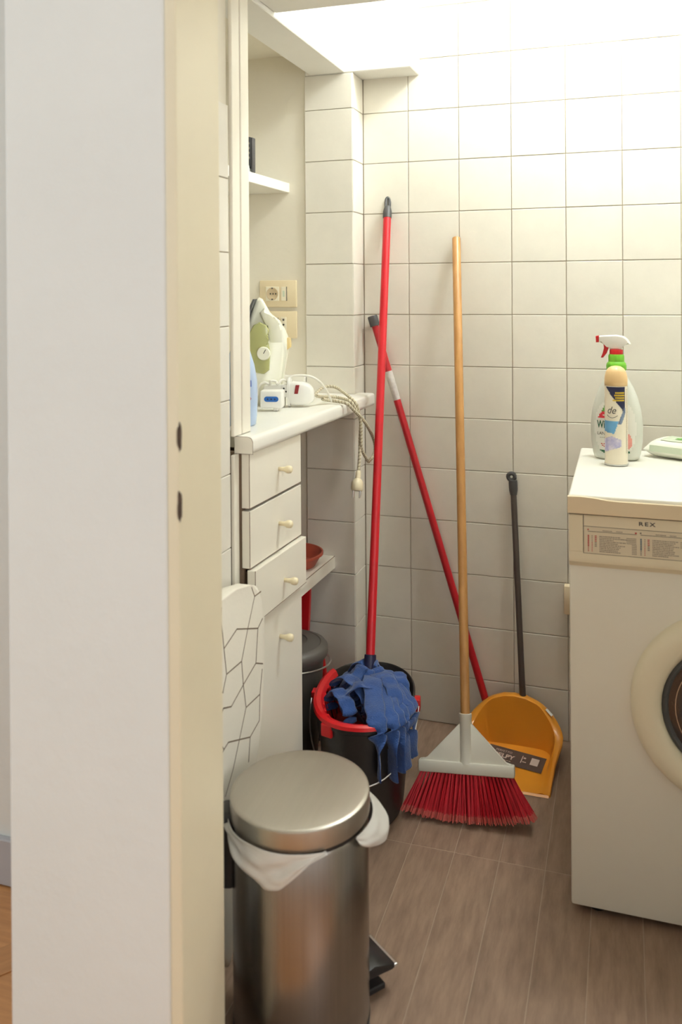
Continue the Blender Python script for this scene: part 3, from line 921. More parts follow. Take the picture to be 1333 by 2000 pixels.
obj('socket', lathe([(0.030, -0.052), (0.024, -0.042), (0.0165, -0.030), (0.0150, -0.012), (0.0155, 0.004), (0.0150, 0.012), (0.0120, 0.013)], 20, f=lambda v: rel(B, mop) + q @ v), 'socketblue', mop, smooth=True)
random.seed(21)
C0 = Vector(B) - d * 0.035
strips = []
BC = Vector((-0.463, -0.43, 0))


def in_bucket(x, y, z):
    # keep a point of the mound inside the bucket mouth
    v = Vector((x, y, 0)) - BC
    k = math.sqrt((v.x / 0.098) ** 2 + (v.y / 0.160) ** 2)
    if k > 1 and z < 0.285:
        v = v / k
    return Vector((BC.x + v.x, BC.y + v.y, z))


# mound of folded strips round the socket
for k in range(26):
    a = math.radians(-180 + k * 360 / 13 + random.uniform(-10, 10))
    R = random.uniform(0.060, 0.098) * (1.0 if k < 13 else 0.8)
    dx, dy = math.cos(a), math.sin(a)
    sy = 1.35 if dy < 0 else 0.55
    zt = C0.z + (0.0 if k < 13 else 0.012) + random.uniform(-0.004, 0.006)
    tw = random.uniform(-0.025, 0.025)
    pts = [C0 + Vector((dx * 0.010, dy * 0.010, 0.014)),
           Vector((C0.x + dx * R * 0.40 - dy * tw * .4, C0.y + dy * R * 0.40 * sy, zt + random.uniform(0.002, 0.020))),
           Vector((C0.x + dx * R * 0.78 - dy * tw, C0.y + dy * R * 0.78 * sy, zt - random.uniform(0.002, 0.016))),
           in_bucket(C0.x + dx * R * 1.05 - dy * tw * 1.4, C0.y + dy * R * 1.05 * sy, zt - random.uniform(0.026, 0.042)),
           in_bucket(C0.x + dx * R * 0.86 - dy * tw * 2.2, C0.y + dy * R * 0.86 * sy, zt - 0.062),
           in_bucket(C0.x + dx * R * 0.6, C0.y + dy * R * 0.55 * sy, zt - 0.10)]
    strips.append((pts, random.uniform(0.030, 0.044)))
# crosswise loops lying over the mound
for (x0, y0, x1, y1, zz) in ((-0.545, -0.42, -0.44, -0.50, 0.300), (-0.50, -0.50, -0.40, -0.47, 0.303), (-0.43, -0.40, -0.365, -0.50, 0.305), (-0.54, -0.47, -0.47, -0.54, 0.285), (-0.41, -0.36, -0.365, -0.44, 0.297)):
    p, e = Vector((x0, y0, zz - 0.022)), Vector((x1, y1, zz - 0.016))
    m0, m1 = p.lerp(e, 0.33), p.lerp(e, 0.7)
    m0.z, m1.z = zz + 0.006, zz + random.uniform(0.0, 0.008)
    pre, post = p.copy(), e.copy()
    pre.z -= 0.035
    post.z -= 0.030
    strips.append(([in_bucket(*pre), p, m0, m1, e, in_bucket(*post)], random.uniform(0.034, 0.042)))
# strips thrown over the front right rim
rim = [((-0.343, -0.470), 0.150), ((-0.358, -0.515), 0.142), ((-0.374, -0.553), 0.136), ((-0.392, -0.582), 0.148), ((-0.350, -0.495), 0.158), ((-0.366, -0.536), 0.150)]
for n_, ((rx, ry), zl_) in enumerate(rim):
    m1 = C0.lerp(Vector((rx, ry, 0.288)), 0.45)
    m1.z = 0.302 + random.uniform(-0.002, 0.014)
    o_ = (Vector((rx, ry, 0)) - BC).normalized()
    of = 0.004 * (n_ % 3)
    pts = [C0 + Vector((0.012, -0.01, 0.012)), m1, Vector((rx, ry, 0.2880)) - o_ * 0.018, Vector((rx, ry, 0.272)) + o_ * (0.013 + of),
           Vector((rx, ry, 0.225)) + o_ * (0.014 + of), Vector((rx + random.uniform(-.010, .010), ry + random.uniform(-.006, .006), zl_)) + o_ * (0.014 + of)]
    strips.append((pts, random.uniform(0.038, 0.050)))
for i, (pts, w) in enumerate(strips):
    obj('cloth_strip', ribbon([p - Vector(mop.location) for p in pts], w, 0.0045, k=6, wob=0.10), 'cloth', mop, smooth='all', sub=1)

# second red pole leaning across the wall
A2, B2 = Vector((-0.5520, -0.0200, 1.1700)), Vector((-0.1990, -0.0300, 0.0050))
rp = thing('red_pole', 'red metal pole with a white label slanting across the tiles behind the mop', 'pole', B2)
d2 = A2 - B2
q2 = d2.to_track_quat('Z', 'Y')
L2 = d2.length
obj('tube', lathe([(0.0105, 0), (0.0105, L2)], 20, f=lambda v: q2 @ v), 'red2', rp, smooth=True)
obj('end_cap', lathe([(0.0145, L2 - 0.012), (0.0150, L2 - 0.004), (0.0150, L2 + 0.016), (0.0135, L2 + 0.019), (0.004, L2 + 0.0195)], 20, f=lambda v: q2 @ v), 'darkgrey', rp, smooth=True)
obj('paper_label', lathe([(0.0108, L2 - 0.238), (0.0109, L2 - 0.237), (0.0109, L2 - 0.152), (0.0108, L2 - 0.151)], 20, False, False, f=lambda v: q2 @ v), 'paperlabel', rp, smooth=True)

# broom
A3, B3 = Vector((-0.3050, -0.0180, 1.4150)), Vector((-0.2060, -0.4560, 0.0))
br = thing('broom', 'wooden-handled broom with red bristles and pale grey head leaning on the tiles', 'broom', B3)
d3 = (A3 - B3)
L3 = d3.length
ez = d3.normalized()
ex = Vector((1, 0.035, -0.062)); ex = (ex - ez * ex.dot(ez)).normalized()
ey = ez.cross(ex)
def bf(x, y, z):
    return ex * x + ey * y + ez * z
obj('handle', lathe([(0.0115, 0.205), (0.0118, L3 * 0.6), (0.0120, L3 - 0.004), (0.0105, L3 - 0.001), (0.0040, L3)], 20, f=lambda v: bf(*v)), 'broomwood', br, smooth=True)
hd = prism([(-0.112, 0.113), (0.112, 0.113), (0.112, 0.128), (0.107, 0.134), (0.094, 0.134), (0.018, 0.212), (0.0145, 0.216), (-0.0145, 0.216), (-0.018, 0.212), (-0.094, 0.134), (-0.107, 0.134), (-0.112, 0.128)], 'y', -0.0065, 0.0065, 0.0025, 2)
for v in hd.verts:
    v.co = bf(*v.co)
head = obj('head', hd, 'headgrey', br, smooth=True)
bm = box(-0.115, 0.115, -0.0150, 0.0150, 0.106, 0.132, 0.004, 2)
for v in bm.verts:
    v.co = bf(*v.co)
obj('head_bar', bm, 'headgrey', head, smooth=True)
bm = lathe([(0.0165, 0.128), (0.0150, 0.140), (0.0150, 0.229), (0.0158, 0.231), (0.0158, 0.238), (0.0122, 0.2385)], 20, f=lambda v: bf(*v))
obj('head_socket', bm, 'headgrey', head, smooth=True)
random.seed(5)
def bristle_set(n, ztip, zroot, r):
    bm = bmesh.new()
    return bm
tuft_rows = [(-0.0095, 26), (-0.003, 25), (0.004, 26), (0.0105, 25)]
bmb, bmt = bmesh.new(), bmesh.new()
for (yy, n_) in tuft_rows:
    for i in range(n_):
        u = -1 + 2 * (i + 0.5) / n_
        for j in range(7):
            x0 = u * 0.108 + random.uniform(-.0026, .0026)
            y0 = yy + random.uniform(-.002, .002)
            spread = 1.47 + random.uniform(-0.05, 0.05)
            x1 = u * 0.108 * spread + random.uniform(-.0055, .0055)
            y1 = yy * 2.1 + random.uniform(-.006, .006)
            z1 = 0.004 + 0.016 * abs(u) ** 2.5 + random.uniform(0, 0.006)
            p0, p1 = Vector((x0, y0, 0.112)), Vector((x1, y1, z1))
            P0, P1 = bf(*p0), bf(*p1)
            dz = P1.z + B3.z
            if dz < 0.003:
                t = (P0.z + B3.z - 0.003) / (P0.z - P1.z)
                P1 = P0.lerp(P1, t)
            Pm = P0.lerp(P1, 0.86)
            Pe = P0.lerp(P1, 0.5) + bf(0, 0, 0)
            tube([P0, Pe, Pm], [0.0013, 0.0014, 0.0014], 3, bmb)
            tube([Pm, P1], [0.0014, 0.0011], 3, bmt)
bs = obj('bristles', bmb, 'bristle', br)
bs['kind'] = 'stuff'
bt = obj('bristle_tips', bmt, 'bristle_tip', br)
bt['kind'] = 'stuff'

# dustpan
dp = thing('dustpan', 'orange plastic dustpan with long dark handle standing by the wall', 'dustpan', (-0.1415, -0.0500, 0.0))
# plan path of the pan wall from front left, round the back, to front right (local coordinates)
W2, D0, RC = 0.116, -0.240, 0.055
path = [(-0.108, D0 + 0.0), (-0.110, -0.19), (-0.112, -0.14), (-0.114, -0.10), (-W2, -0.07)]
for k in range(1, 9):
    a = math.pi - (math.pi / 2) * k / 8
    path.append((-W2 + RC + RC * math.cos(a), -0.062 + 0.050 * math.sin(a)))
path += [(-0.03, -0.0105), (0.0, -0.010), (0.03, -0.0105)]
path += [(-x, y) for x, y in path[::-1][3:]]
def rim_z(x, y):
    t = min(1, max(0, (y - D0) / (-0.012 - D0)))
    side = 0.006 + 0.066 * t ** 1.15
    back = 0.070 + 0.068 * max(0.0, 1 - (abs(x) / 0.118) ** 2.4)
    s = min(1, max(0, (y + 0.062) / 0.050))
    return side * (1 - s) + back * s
bm = bmesh.new()
ring = []
npth = len(path)
for i, (x, y) in enumerate(path):
    a, b_ = path[max(i - 1, 0)], path[min(i + 1, npth - 1)]
    t = Vector((b_[0] - a[0], b_[1] - a[1], 0)).normalized()
    o_ = Vector((-t.y, t.x, 0))                       # outward
    s = min(1, max(0, (y + 0.15) / 0.13))
    lipw = 0.006 + 0.016 * s
    z = rim_z(x, y)
    ins = Vector((x, y, 0)) - o_ * 0.014
    ring.append([bm.verts.new(ins - o_ * 0.016 + Vector((0, 0, 0.0045))), bm.verts.new(ins - o_ * 0.003 + Vector((0, 0, 0.008))), bm.verts.new(ins + o_ * 0.002 + Vector((0, 0, 0.008 + (z - 0.008) * 0.35))),
                 bm.verts.new(Vector((x, y, z - 0.002)) - o_ * 0.004), bm.verts.new(Vector((x, y, z)) - o_ * 0.0005), bm.verts.new(Vector((x, y, z)) + o_ * lipw * 0.75),
                 bm.verts.new(Vector((x, y, z - 0.003)) + o_ * lipw), bm.verts.new(Vector((x, y, max(0.001, z - 0.009))) + o_ * lipw),
                 bm.verts.new(Vector((x, y, max(0.001, z - 0.009))) + o_ * (lipw - 0.003)), bm.verts.new(Vector((x, y, z - 0.005)) + o_ * 0.002),
                 bm.verts.new(ins + o_ * 0.006 + Vector((0, 0, 0.0008)))])
nr = len(ring[0])
for A_, B_ in zip(ring, ring[1:]):
    for k in range(nr - 1):
        bm.faces.new((A_[k], A_[k + 1], B_[k + 1], B_[k]))
# floor of the pan
cen = [(0.0, y) for _, y in path]
half = npth // 2
for i in range(half):
    Lv, Lw = ring[i][0], ring[i + 1][0]
    Rv, Rw = ring[npth - 1 - i][0], ring[npth - 2 - i][0]
    if Lw is not Rw:
        bm.faces.new((Lv, Lw, Rw, Rv))
    else:
        bm.faces.new((Lv, Lw, Rv))
for i in range(half):
    Lv, Lw = ring[i][-1], ring[i + 1][-1]
    Rv, Rw = ring[npth - 1 - i][-1], ring[npth - 2 - i][-1]
    if Lw is not Rw:
        bm.faces.new((Lv, Rv, Rw, Lw))
    else:
        bm.faces.new((Lv, Rv, Lw))
bm.faces.new([ring[0][k] for k in range(nr)])
bm.faces.new([ring[-1][k] for k in range(nr)][::-1])
pan = obj('pan', bm, 'orange', dp, smooth=True)
obj('front_edge', prism([(-0.246, 0.0012), (-0.238, 0.0006), (-0.232, 0.0042), (-0.240, 0.0048)], 'x', -0.110, 0.110), 'orange', pan)
lb = (-0.0950 + 0.0, 0)
hA, hB = Vector((-0.0060, 0.0300, 0.7200)), Vector((0.0210, 0.0000, 0.1230))
dq = hA - hB
qq = dq.to_track_quat('Z', 'Y')
LH = dq.length
hnd = obj('handle', lathe([(0.0090, -0.012), (0.0090, LH * 0.02), (0.0085, LH * 0.12), (0.0085, LH)], 18, f=lambda v: hB + qq @ v), 'tube', dp, smooth=True)
grip = obj('hanging_grip', lathe([(0.0095, LH - 0.035), (0.0120, LH - 0.022), (0.0125, LH - 0.004), (0.0120, LH + 0.006), (0.0060, LH + 0.008)], 18, f=lambda v: hB + qq @ v), 'darkgrey', hnd, smooth=True)
gp = [hA + Vector((0.0095 * math.cos(a) - 0.004, -0.002, 0.016 + 0.0095 * math.sin(a))) for a in [2 * math.pi * k / 16 for k in range(17)]]
obj('grip_ring', tube(gp, 0.0058, 8), 'darkgrey', hnd, smooth=True)
# dark product tag lying on the pan floor
tx = Matrix.Rotation(math.radians(-8.7), 3, 'Z')
def tf(u, v, h):
    p = tx @ Vector((u, v, 0))
    return Vector((0.010 + p.x * 1.04, -0.092 + p.y * 1.5, 0.0062 + h))
tg = obj('tag', grid_patch(-0.075, 0.075, -0.026, 0.026, tf, 1, 1, None, 0.0), 'tag', dp)
obj('tag_lettering', text_bm('HELPY', 0.0185, lambda u, v, h: tf(-0.0600 + u * 1.1, -0.0085 + v, h), 0.0006, 0.0, bold=0.0006), 'tagtext', tg)
obj('tag_lettering', text_bm('PERFETTO', 0.0095, lambda u, v, h: tf(-0.0560 + u, 0.0100 + v, h), 0.0006, 0.15), 'tagtext', tg)
obj('tag_print', flat_poly([[(-0.068 + k * 0.007, -0.0165), (-0.063 + k * 0.007, -0.0165), (-0.063 + k * 0.007, -0.0150), (-0.068 + k * 0.007, -0.0150)] for k in range(9)] +
    [[(0.016, -0.010), (0.018, -0.010), (0.018, 0.014), (0.016, 0.014)], [(0.020, 0.006), (0.026, 0.006), (0.026, 0.010), (0.020, 0.010)], [(0.020, -0.006), (0.030, -0.006), (0.030, -0.004), (0.020, -0.004)]], tf, 0.0006), 'tagtext', tg)['kind'] = 'stuff'
obj('tag_white_patch', flat_poly([[(0.040, -0.008), (0.060, -0.008), (0.060, 0.015), (0.040, 0.015)]], tf, 0.0006), 'tagtext', tg)
# little price sticker on the rim
st = bmesh.new()
bx(st, -0.011, 0.011, -0.005, 0.005, 0.0, 0.0006)
obj('price_sticker', st, 'label_white', dp, loc=(0.0930, -0.0110, 0.1035), rot=(math.radians(0), math.radians(34), math.radians(-24)))

# ------------------------------------------------------------------ MOP BUCKET
mb = thing('mop_bucket', 'black oval mop bucket with red wringer standing beside the cabinet', 'bucket', (-0.4630, -0.4300, 0), math.radians(8))
NB = 56
def oval(a, b_, z, n=NB):
    return [Vector((a * math.copysign(abs(math.cos(t)) ** 0.88, math.cos(t)), b_ * math.copysign(abs(math.sin(t)) ** 0.88, math.sin(t)), z)) for t in [2 * math.pi * k / n for k in range(n)]]
def oval_loft(secs, n=NB, cap=True):
    bm = bmesh.new()
    R = [[bm.verts.new(p) for p in oval(a, b_, z, n)] for a, b_, z in secs]
    for A_, B_ in zip(R, R[1:]):
        for k in range(n):
            bm.faces.new((A_[k], A_[(k + 1) % n], B_[(k + 1) % n], B_[k]))
    if cap:
        bm.faces.new(R[0][::-1])
        bm.faces.new(R[-1])
    return bm
bodyb = obj('body', oval_loft([(0.086, 0.142, 0.001), (0.092, 0.149, 0.006), (0.0935, 0.151, 0.02), (0.1060, 0.1700, 0.150), (0.1100, 0.1750, 0.205), (0.1140, 0.1790, 0.207), (0.1180, 0.1830, 0.250), (0.1215, 0.1865, 0.252), (0.1215, 0.1865, 0.262), (0.1175, 0.1825, 0.265),
                               (0.1145, 0.1795, 0.262), (0.1060, 0.170, 0.20), (0.0900, 0.147, 0.012)]), 'bucket', mb, smooth=True)
# red wringer: broad rim round the front of the oval with slotted basket below it
def arc_band(t0, t1, n, secs):
    bm = bmesh.new()
    R = []
    for i in range(n + 1):
        t = t0 + (t1 - t0) * i / n
        c, s = math.cos(t), math.sin(t)
        cc, ss = math.copysign(abs(c) ** 0.88, c), math.copysign(abs(s) ** 0.88, s)
        R.append([bm.verts.new((a * cc, b_ * ss, z)) for a, b_, z in secs])
    m_ = len(secs)
    for A_, B_ in zip(R, R[1:]):
        for k in range(m_):
            bm.faces.new((A_[k], A_[(k + 1) % m_], B_[(k + 1) % m_], B_[k]))
    bm.faces.new(R[0]); bm.faces.new(R[-1][::-1])
    return bm
wrg = obj('wringer', arc_band(math.radians(148), math.radians(296), 36, [(0.1255, 0.1905, 0.262), (0.1235, 0.1885, 0.2695), (0.1165, 0.1815, 0.2730), (0.1060, 0.1700, 0.2700), (0.0990, 0.1620, 0.2600), (0.1010, 0.1640, 0.2570), (0.1080, 0.1720, 0.2640), (0.1215, 0.1865, 0.2635)]), 'redplastic', mb, smooth=True)
for k in range(12):
    t = math.radians(160 + k * 13.5)
    obj('basket_bar', arc_band(t - 0.060, t + 0.060, 3, [(0.1010, 0.1640, 0.262), (0.0970, 0.160, 0.262), (0.0780, 0.130, 0.185), (0.0820, 0.134, 0.183)]), 'redplastic', wrg)
obj('basket_floor', oval_loft([(0.080, 0.132, 0.183), (0.082, 0.134, 0.186)]), 'redplastic', wrg)
tb = bmesh.new()
bx(tb, -0.015, 0.015, -0.006, 0.004, 0.232, 0.262, 0.003, 2)
obj('pouring_lip', tb, 'redplastic', wrg, loc=(-0.066, -0.163, 0.0), rot=(0, 0, math.radians(-24)))
for sx in (-1, 1):
    obj('handle_lug', box(sx * 0.128 - 0.008, sx * 0.128 + 0.008, -0.014, 0.014, 0.232, 0.262, 0.003, 2), 'redplastic', mb, smooth=True)
bail = []
for k in range(25):
    t = math.pi * k / 24
    bail.append((0.1335 * math.cos(t), -0.02 - 0.166 * math.sin(t), 0.250 - 0.118 * math.sin(t) ** 0.9))
wire = obj('bail_handle', tube(bail, 0.0019, 8), 'wire', mb, smooth=True)

# ------------------------------------------------------------------ GREY BIN, SAUCER AND RED THINGS UNDER THE WORKTOP
gb = thing('lidded_bin', 'small grey lidded bin with wire handle under the lower shelf', 'bin', (-0.7050, -0.3350, 0))
obj('body', lathe([(0.070, 0.001), (0.074, 0.004), (0.093, 0.285), (0.098, 0.288), (0.098, 0.302)], 40), 'greybin', gb, smooth=True)
obj('lid', lathe([(0.1035, 0.296), (0.1050, 0.302), (0.1050, 0.314), (0.1000, 0.321), (0.0860, 0.326), (0.0840, 0.3245), (0.0500, 0.331), (0.0480, 0.3285), (0.0040, 0.332)], 44), 'greybin', gb, smooth=True)
pts = [(0.106 * math.cos(a) * 1.05, 0.106 * math.sin(a) * 1.05, 0.278 - 0.010 * math.sin(a)) for a in [math.radians(60 - 11 * k) for k in range(22)]]
obj('wire_handle', tube(pts, 0.0024, 8), 'wire', gb, smooth=True)
sc_ = tag(obj('saucer', lathe([(0.066, 0.0), (0.070, 0.001), (0.087, 0.030), (0.092, 0.031), (0.092, 0.037), (0.087, 0.0375), (0.066, 0.006), (0.064, 0.005)], 44), 'terracotta', loc=(-0.7450, -0.2150, 0.4922), smooth=True),
          'reddish terracotta plant saucer on the lower shelf', 'saucer')
hb = thing('hand_brush', 'red tapering plastic handle behind the grey lidded bin', 'brush', (-0.7100, -0.2020, 0))
obj('grip', prism([(-0.021, 0.445), (0.021, 0.445), (0.016, 0.36), (0.010, 0.26), (0.012, 0.10), (-0.012, 0.10), (-0.010, 0.26), (-0.016, 0.36)], 'y', -0.008, 0.008, 0.004, 2), 'redplastic', hb, smooth=True)
obj('brush_head', box(-0.045, 0.045, -0.018, 0.018, 0.045, 0.105, 0.006, 2), 'redplastic', hb, smooth=True)
hbm = bmesh.new()
for i in range(9):
    for j in range(3):
        tube([(-0.038 + i * 0.0095, -0.012 + j * 0.012, 0.047), (-0.042 + i * 0.0105, -0.013 + j * 0.013, 0.001)], 0.0035, 5, hbm)
obj('brush_tufts', hbm, 'black', hb)
rb = tag(obj('red_bar', tube([(-0.6500, -0.2320, 0.2500), (-0.6180, -0.2250, 0.002)], 0.0100, 14), 'redplastic', smooth=True), 'short red plastic bar standing between the grey bin and the black bucket', 'bar')

# ------------------------------------------------------------------ STEEL PEDAL BIN
pb = thing('pedal_bin', 'round brushed steel pedal bin in the foreground beside the door jamb', 'bin', (-0.3860, -1.0880, 0))
obj('base_ring', lathe([(0.112, 0.0008), (0.1185, 0.003), (0.1190, 0.016), (0.1165, 0.018)], 56), 'black', pb, smooth=True)
obj('body', lathe([(0.1165, 0.015), (0.1180, 0.020), (0.1180, 0.352), (0.1150, 0.356), (0.1130, 0.356), (0.1130, 0.030)], 72), 'steel', pb, smooth=True)
obj('inner_rim', lathe([(0.1145, 0.352), (0.1160, 0.360), (0.1140, 0.368), (0.1090, 0.368), (0.1080, 0.345)], 56, False, False), 'black', pb, smooth=True)
lid = obj('lid', lathe([(0.1150, 0.000), (0.1205, 0.000), (0.1210, 0.003), (0.1210, 0.0300), (0.1203, 0.0328), (0.1180, 0.0345), (0.1130, 0.0352), (0.080, 0.0359), (0.040, 0.0363), (0.003, 0.0364)], 72), 'steel_lid', pb, loc=(0, 0, 0.3665), rot=(math.radians(1.6), math.radians(-0.9), 0), smooth=True)
# hinge block at the back (towards the jamb), pedal opposite
ha = math.radians(200)
hx, hy = math.cos(ha), math.sin(ha)
bm = box(-0.012, 0.017, -0.026, 0.026, 0.242, 0.372, 0.010, 4)
obj('hinge', bm, 'black', pb, loc=(hx * 0.1220, hy * 0.1220, 0), rot=(0, 0, ha), smooth=True)
pa = math.radians(52)
pdl = obj('pedal', prism([(0.100, 0.054), (0.128, 0.060), (0.172, 0.046), (0.176, 0.041), (0.166, 0.038), (0.100, 0.042)], 'y', -0.042, 0.042, 0.002, 2), 'black', pb, rot=(0, 0, pa), smooth=True)
obj('pedal_rim', box(0.1700, 0.1775, -0.0425, 0.0425, 0.0400, 0.0455, 0.0015, 2), 'wire', pdl)
obj('base_tongue', box(0.105, 0.1580, -0.032, 0.032, 0.0010, 0.012, 0.002, 1), 'black', pb, rot=(0, 0, pa))

# bin liner peeping out under the lid
random.seed(11)
bl_ = thing('bin_liner', 'white plastic bin liner peeping out under the steel lid', 'bag', (-0.3860, -1.0880, 0.350))
def liner(a0, a1, low, out, n=48, m_=12, seed=0, amp=1.0):
    rnd = random.Random(seed)
    bm = bmesh.new()
    ph = [rnd.uniform(0, 6.28) for _ in range(6)]
    V = []
    for i in range(n + 1):
        t = i / n
        a = math.radians(a0 + (a1 - a0) * t)
        zl_ = low(t)
        col = []
        for j in range(m_ + 1):
            s = j / m_
            z = 0.0155 * (1 - s) + zl_ * s
            wv = 0.0030 * math.sin(19 * t + ph[0] + 6 * s) + 0.0016 * abs(math.sin(15 * t + ph[1] - 7 * s)) + 0.0022 * math.sin(13 * s + 9 * t + ph[2])
            r_ = 0.1195 + out(t, s) + 0.0060 + amp * wv * min(1, 2 * s + .2)
            col.append(bm.verts.new((r_ * math.cos(a), r_ * math.sin(a), z)))
        V.append(col)
    for i in range(n):
        for j in range(m_):
            bm.faces.new((V[i][j], V[i + 1][j], V[i + 1][j + 1], V[i][j + 1]))
    return bm
def low1(t):
    pts = [(0, 0.012), (0.25, -0.004), (0.42, -0.022), (0.50, -0.034), (0.62, -0.046), (0.72, -0.040), (0.80, -0.022), (0.9, 0.000), (1, 0.013)]
    for (a, b_), (c, e) in zip(pts, pts[1:]):
        if a <= t <= c:
            return b_ + (e - b_) * (t - a) / (c - a)
f1 = obj('front_flap', liner(-172, -50, low1, lambda t, s: 0.004 * math.sin(math.pi * t) * s, seed=1), 'liner', bl_, smooth='all')
f2 = obj('side_flap', liner(-22, 66, lambda t: 0.010 - 0.040 * math.sin(math.pi * t) ** 0.6, lambda t, s: 0.030 * math.sin(math.pi * t ** 1.3) ** 0.8 * math.sin(math.pi * 0.62 * s), seed=4, amp=0.4), 'liner', bl_, smooth='all')
for f_ in (f1, f2):
    md_ = f_.modifiers.new('thickness', 'SOLIDIFY')
    md_.thickness = 0.0006

# ------------------------------------------------------------------ IRONING BOARD
ib = thing('ironing_board', 'small folded ironing board with white cover and brown line pattern beside the cabinet', 'ironing board', (-0.560, -1.040, 0))
out = [(-1.205, 0.66), (-1.195, 0.700), (-1.160, 0.7120), (-1.000, 0.7000), (-0.930, 0.6860), (-0.898, 0.6740), (-0.878, 0.6450), (-0.8705, 0.6000), (-0.8700, 0.5400), (-0.8760, 0.4800), (-0.8850, 0.4200), (-0.9050, 0.3500), (-0.9350, 0.2700), (-0.9700, 0.1800),
       (-1.0050, 0.0850), (-1.0250, 0.0300), (-1.0400, 0.0120), (-1.0600, 0.0300), (-1.0850, 0.0850), (-1.1250, 0.1800), (-1.1550, 0.2700), (-1.1800, 0.3600), (-1.1980, 0.4600), (-1.2050, 0.5600)]
bm = prism([(y + 1.040, z) for y, z in out], 'x', -0.0150, 0.0150, 0.010, 4)
pad = obj('padded_cover', bm, 'padcloth', ib, smooth=True)
LN = [[(-0.933, 0.682), (-0.919, 0.66), (-0.954, 0.606), (-0.982, 0.557), (-0.975, 0.509), (-0.963, 0.46), (-0.994, 0.414), (-1.022, 0.373), (-1.056, 0.340)],
      [(-0.919, 0.66), (-0.888, 0.659)], [(-0.881, 0.602), (-0.904, 0.591), (-1.002, 0.626), (-1.058, 0.611), (-1.048, 0.56), (-1.064, 0.533)],
      [(-1.058, 0.611), (-1.068, 0.666), (-1.066, 0.688)], [(-0.904, 0.591), (-0.915, 0.526), (-0.881, 0.511)], [(-0.915, 0.526), (-0.975, 0.509), (-1.029, 0.492), (-1.062, 0.504)],
      [(-1.048, 0.56), (-0.982, 0.557)], [(-0.963, 0.46), (-0.896, 0.456), (-0.884, 0.501)], [(-0.896, 0.456), (-0.900, 0.405), (-0.945, 0.394), (-1.042, 0.432), (-1.061, 0.428)],
      [(-0.945, 0.394), (-0.953, 0.350)], [(-1.062, 0.504), (-1.090, 0.47), (-1.061, 0.428), (-1.12, 0.40)], [(-1.068, 0.666), (-1.13, 0.64), (-1.15, 0.58), (-1.062, 0.533)]]
bm = bmesh.new()
for ln in LN:
    for (a, b_), (c, e) in zip(ln, ln[1:]):
        dv = Vector((0, c - a, e - b_))
        nrm = Vector((0, -dv.z, dv.y)).normalized() * 0.00125
        ext = dv.normalized() * 0.0008
        P = [Vector((0.0153, a + 1.040, b_)) - ext + nrm, Vector((0.0153, c + 1.040, e)) + ext + nrm, Vector((0.0153, c + 1.040, e)) + ext - nrm, Vector((0.0153, a + 1.040, b_)) - ext - nrm]
        A_ = [bm.verts.new(p) for p in P]
        B_ = [bm.verts.new(p - Vector((0.0008, 0, 0))) for p in P]
        bm.faces.new(A_)
        for i in range(4):
            bm.faces.new((A_[i], B_[i], B_[(i + 1) % 4], A_[(i + 1) % 4]))
obj('line_pattern', bm, 'padline', pad)

# ------------------------------------------------------------------ THINGS ON THE WORKTOP
ZC = 0.9652
# iron standing on its heel; local x follows the side profile, local y is its width
irn = thing('steam_iron', 'ivory steam iron with olive water tank standing on its heel on the worktop', 'iron', (-0.7600, -0.3600, ZC), 0.30)
def ip(px_, py_):
    return ((px_ - 505) / 735.0, (790 - py_) / 735.0)
sil = [ip(*p) for p in [(466, 790), (464, 740), (466, 690), (472, 648), (481, 612), (490, 588), (496, 583), (502, 586), (510, 600), (519, 617), (528, 633), (536, 638), (545, 644), (550, 656), (550, 672), (548, 690), (544, 720), (541, 745), (540, 770), (540, 790)]]
def iron_w(x, z):
    base = 0.050 * (1 - max(0, (z - 0.02) / 0.262) ** 2.2)
    return max(0.010, base)
bm = bmesh.new()
n_ = len(sil)
cx_ = sum(p[0] for p in sil) / n_
cz_ = sum(p[1] for p in sil) / n_
layers = []
for (s, k) in ((-1.0, 0.80), (-0.85, 0.93), (-0.5, 1.0), (0.0, 1.0), (0.5, 1.0), (0.85, 0.93), (1.0, 0.80)):
    layers.append([bm.verts.new((cx_ + (x - cx_) * k, s * iron_w(x, z) * (0.82 if x > 0.02 else 1.0), max(0.0003, cz_ + (z - cz_) * k if z > 0.004 else 0.0003))) for x, z in sil])
for A_, B_ in zip(layers, layers[1:]):
    for i in range(n_):
        bm.faces.new((A_[i], A_[(i + 1) % n_], B_[(i + 1) % n_], B_[i]))
bm.faces.new(layers[0]); bm.faces.new(layers[-1][::-1])
obj('body', bm, 'iron', irn, smooth='all')
def side_piece(pts, y0, y1, bev):
    return prism([ip(*p) for p in pts], 'y', y0, y1, bev, 2)
obj('water_tank', side_piece([(472, 690), (478, 655), (488, 636), (500, 630), (512, 636), (518, 646), (516, 657), (511, 666), (517, 672), (520, 690), (518, 722), (508, 730), (495, 728), (484, 722)], -0.0520, -0.030, 0.006), 'tank', irn, smooth=True)
dial = obj('dial', lathe([(0.0175, 0.0), (0.0180, 0.004), (0.0160, 0.0075), (0.0030, 0.008)], 28), 'iron', irn, loc=(ip(508, 690)[0], -0.0520, ip(508, 690)[1]), rot=(math.radians(90), 0, 0), smooth=True)
obj('dial_mark', box(-0.001, 0.001, 0.0, 0.012, 0.0078, 0.0086), 'print_dark', dial, rot=(0, 0, -0.5))
obj('handle_grip', side_piece([(510, 640), (522, 652), (530, 690), (526, 740), (523, 790), (541, 790), (543, 740), (551, 690), (551, 660), (544, 643), (530, 633), (519, 617), (508, 603), (499, 612)], -0.0300, 0.0300, 0.008), 'iron', irn, smooth=True)
obj('steam_button', side_piece([(524, 622), (535, 636), (530, 641), (521, 630)], -0.014, 0.014, 0.002), 'tank', irn)
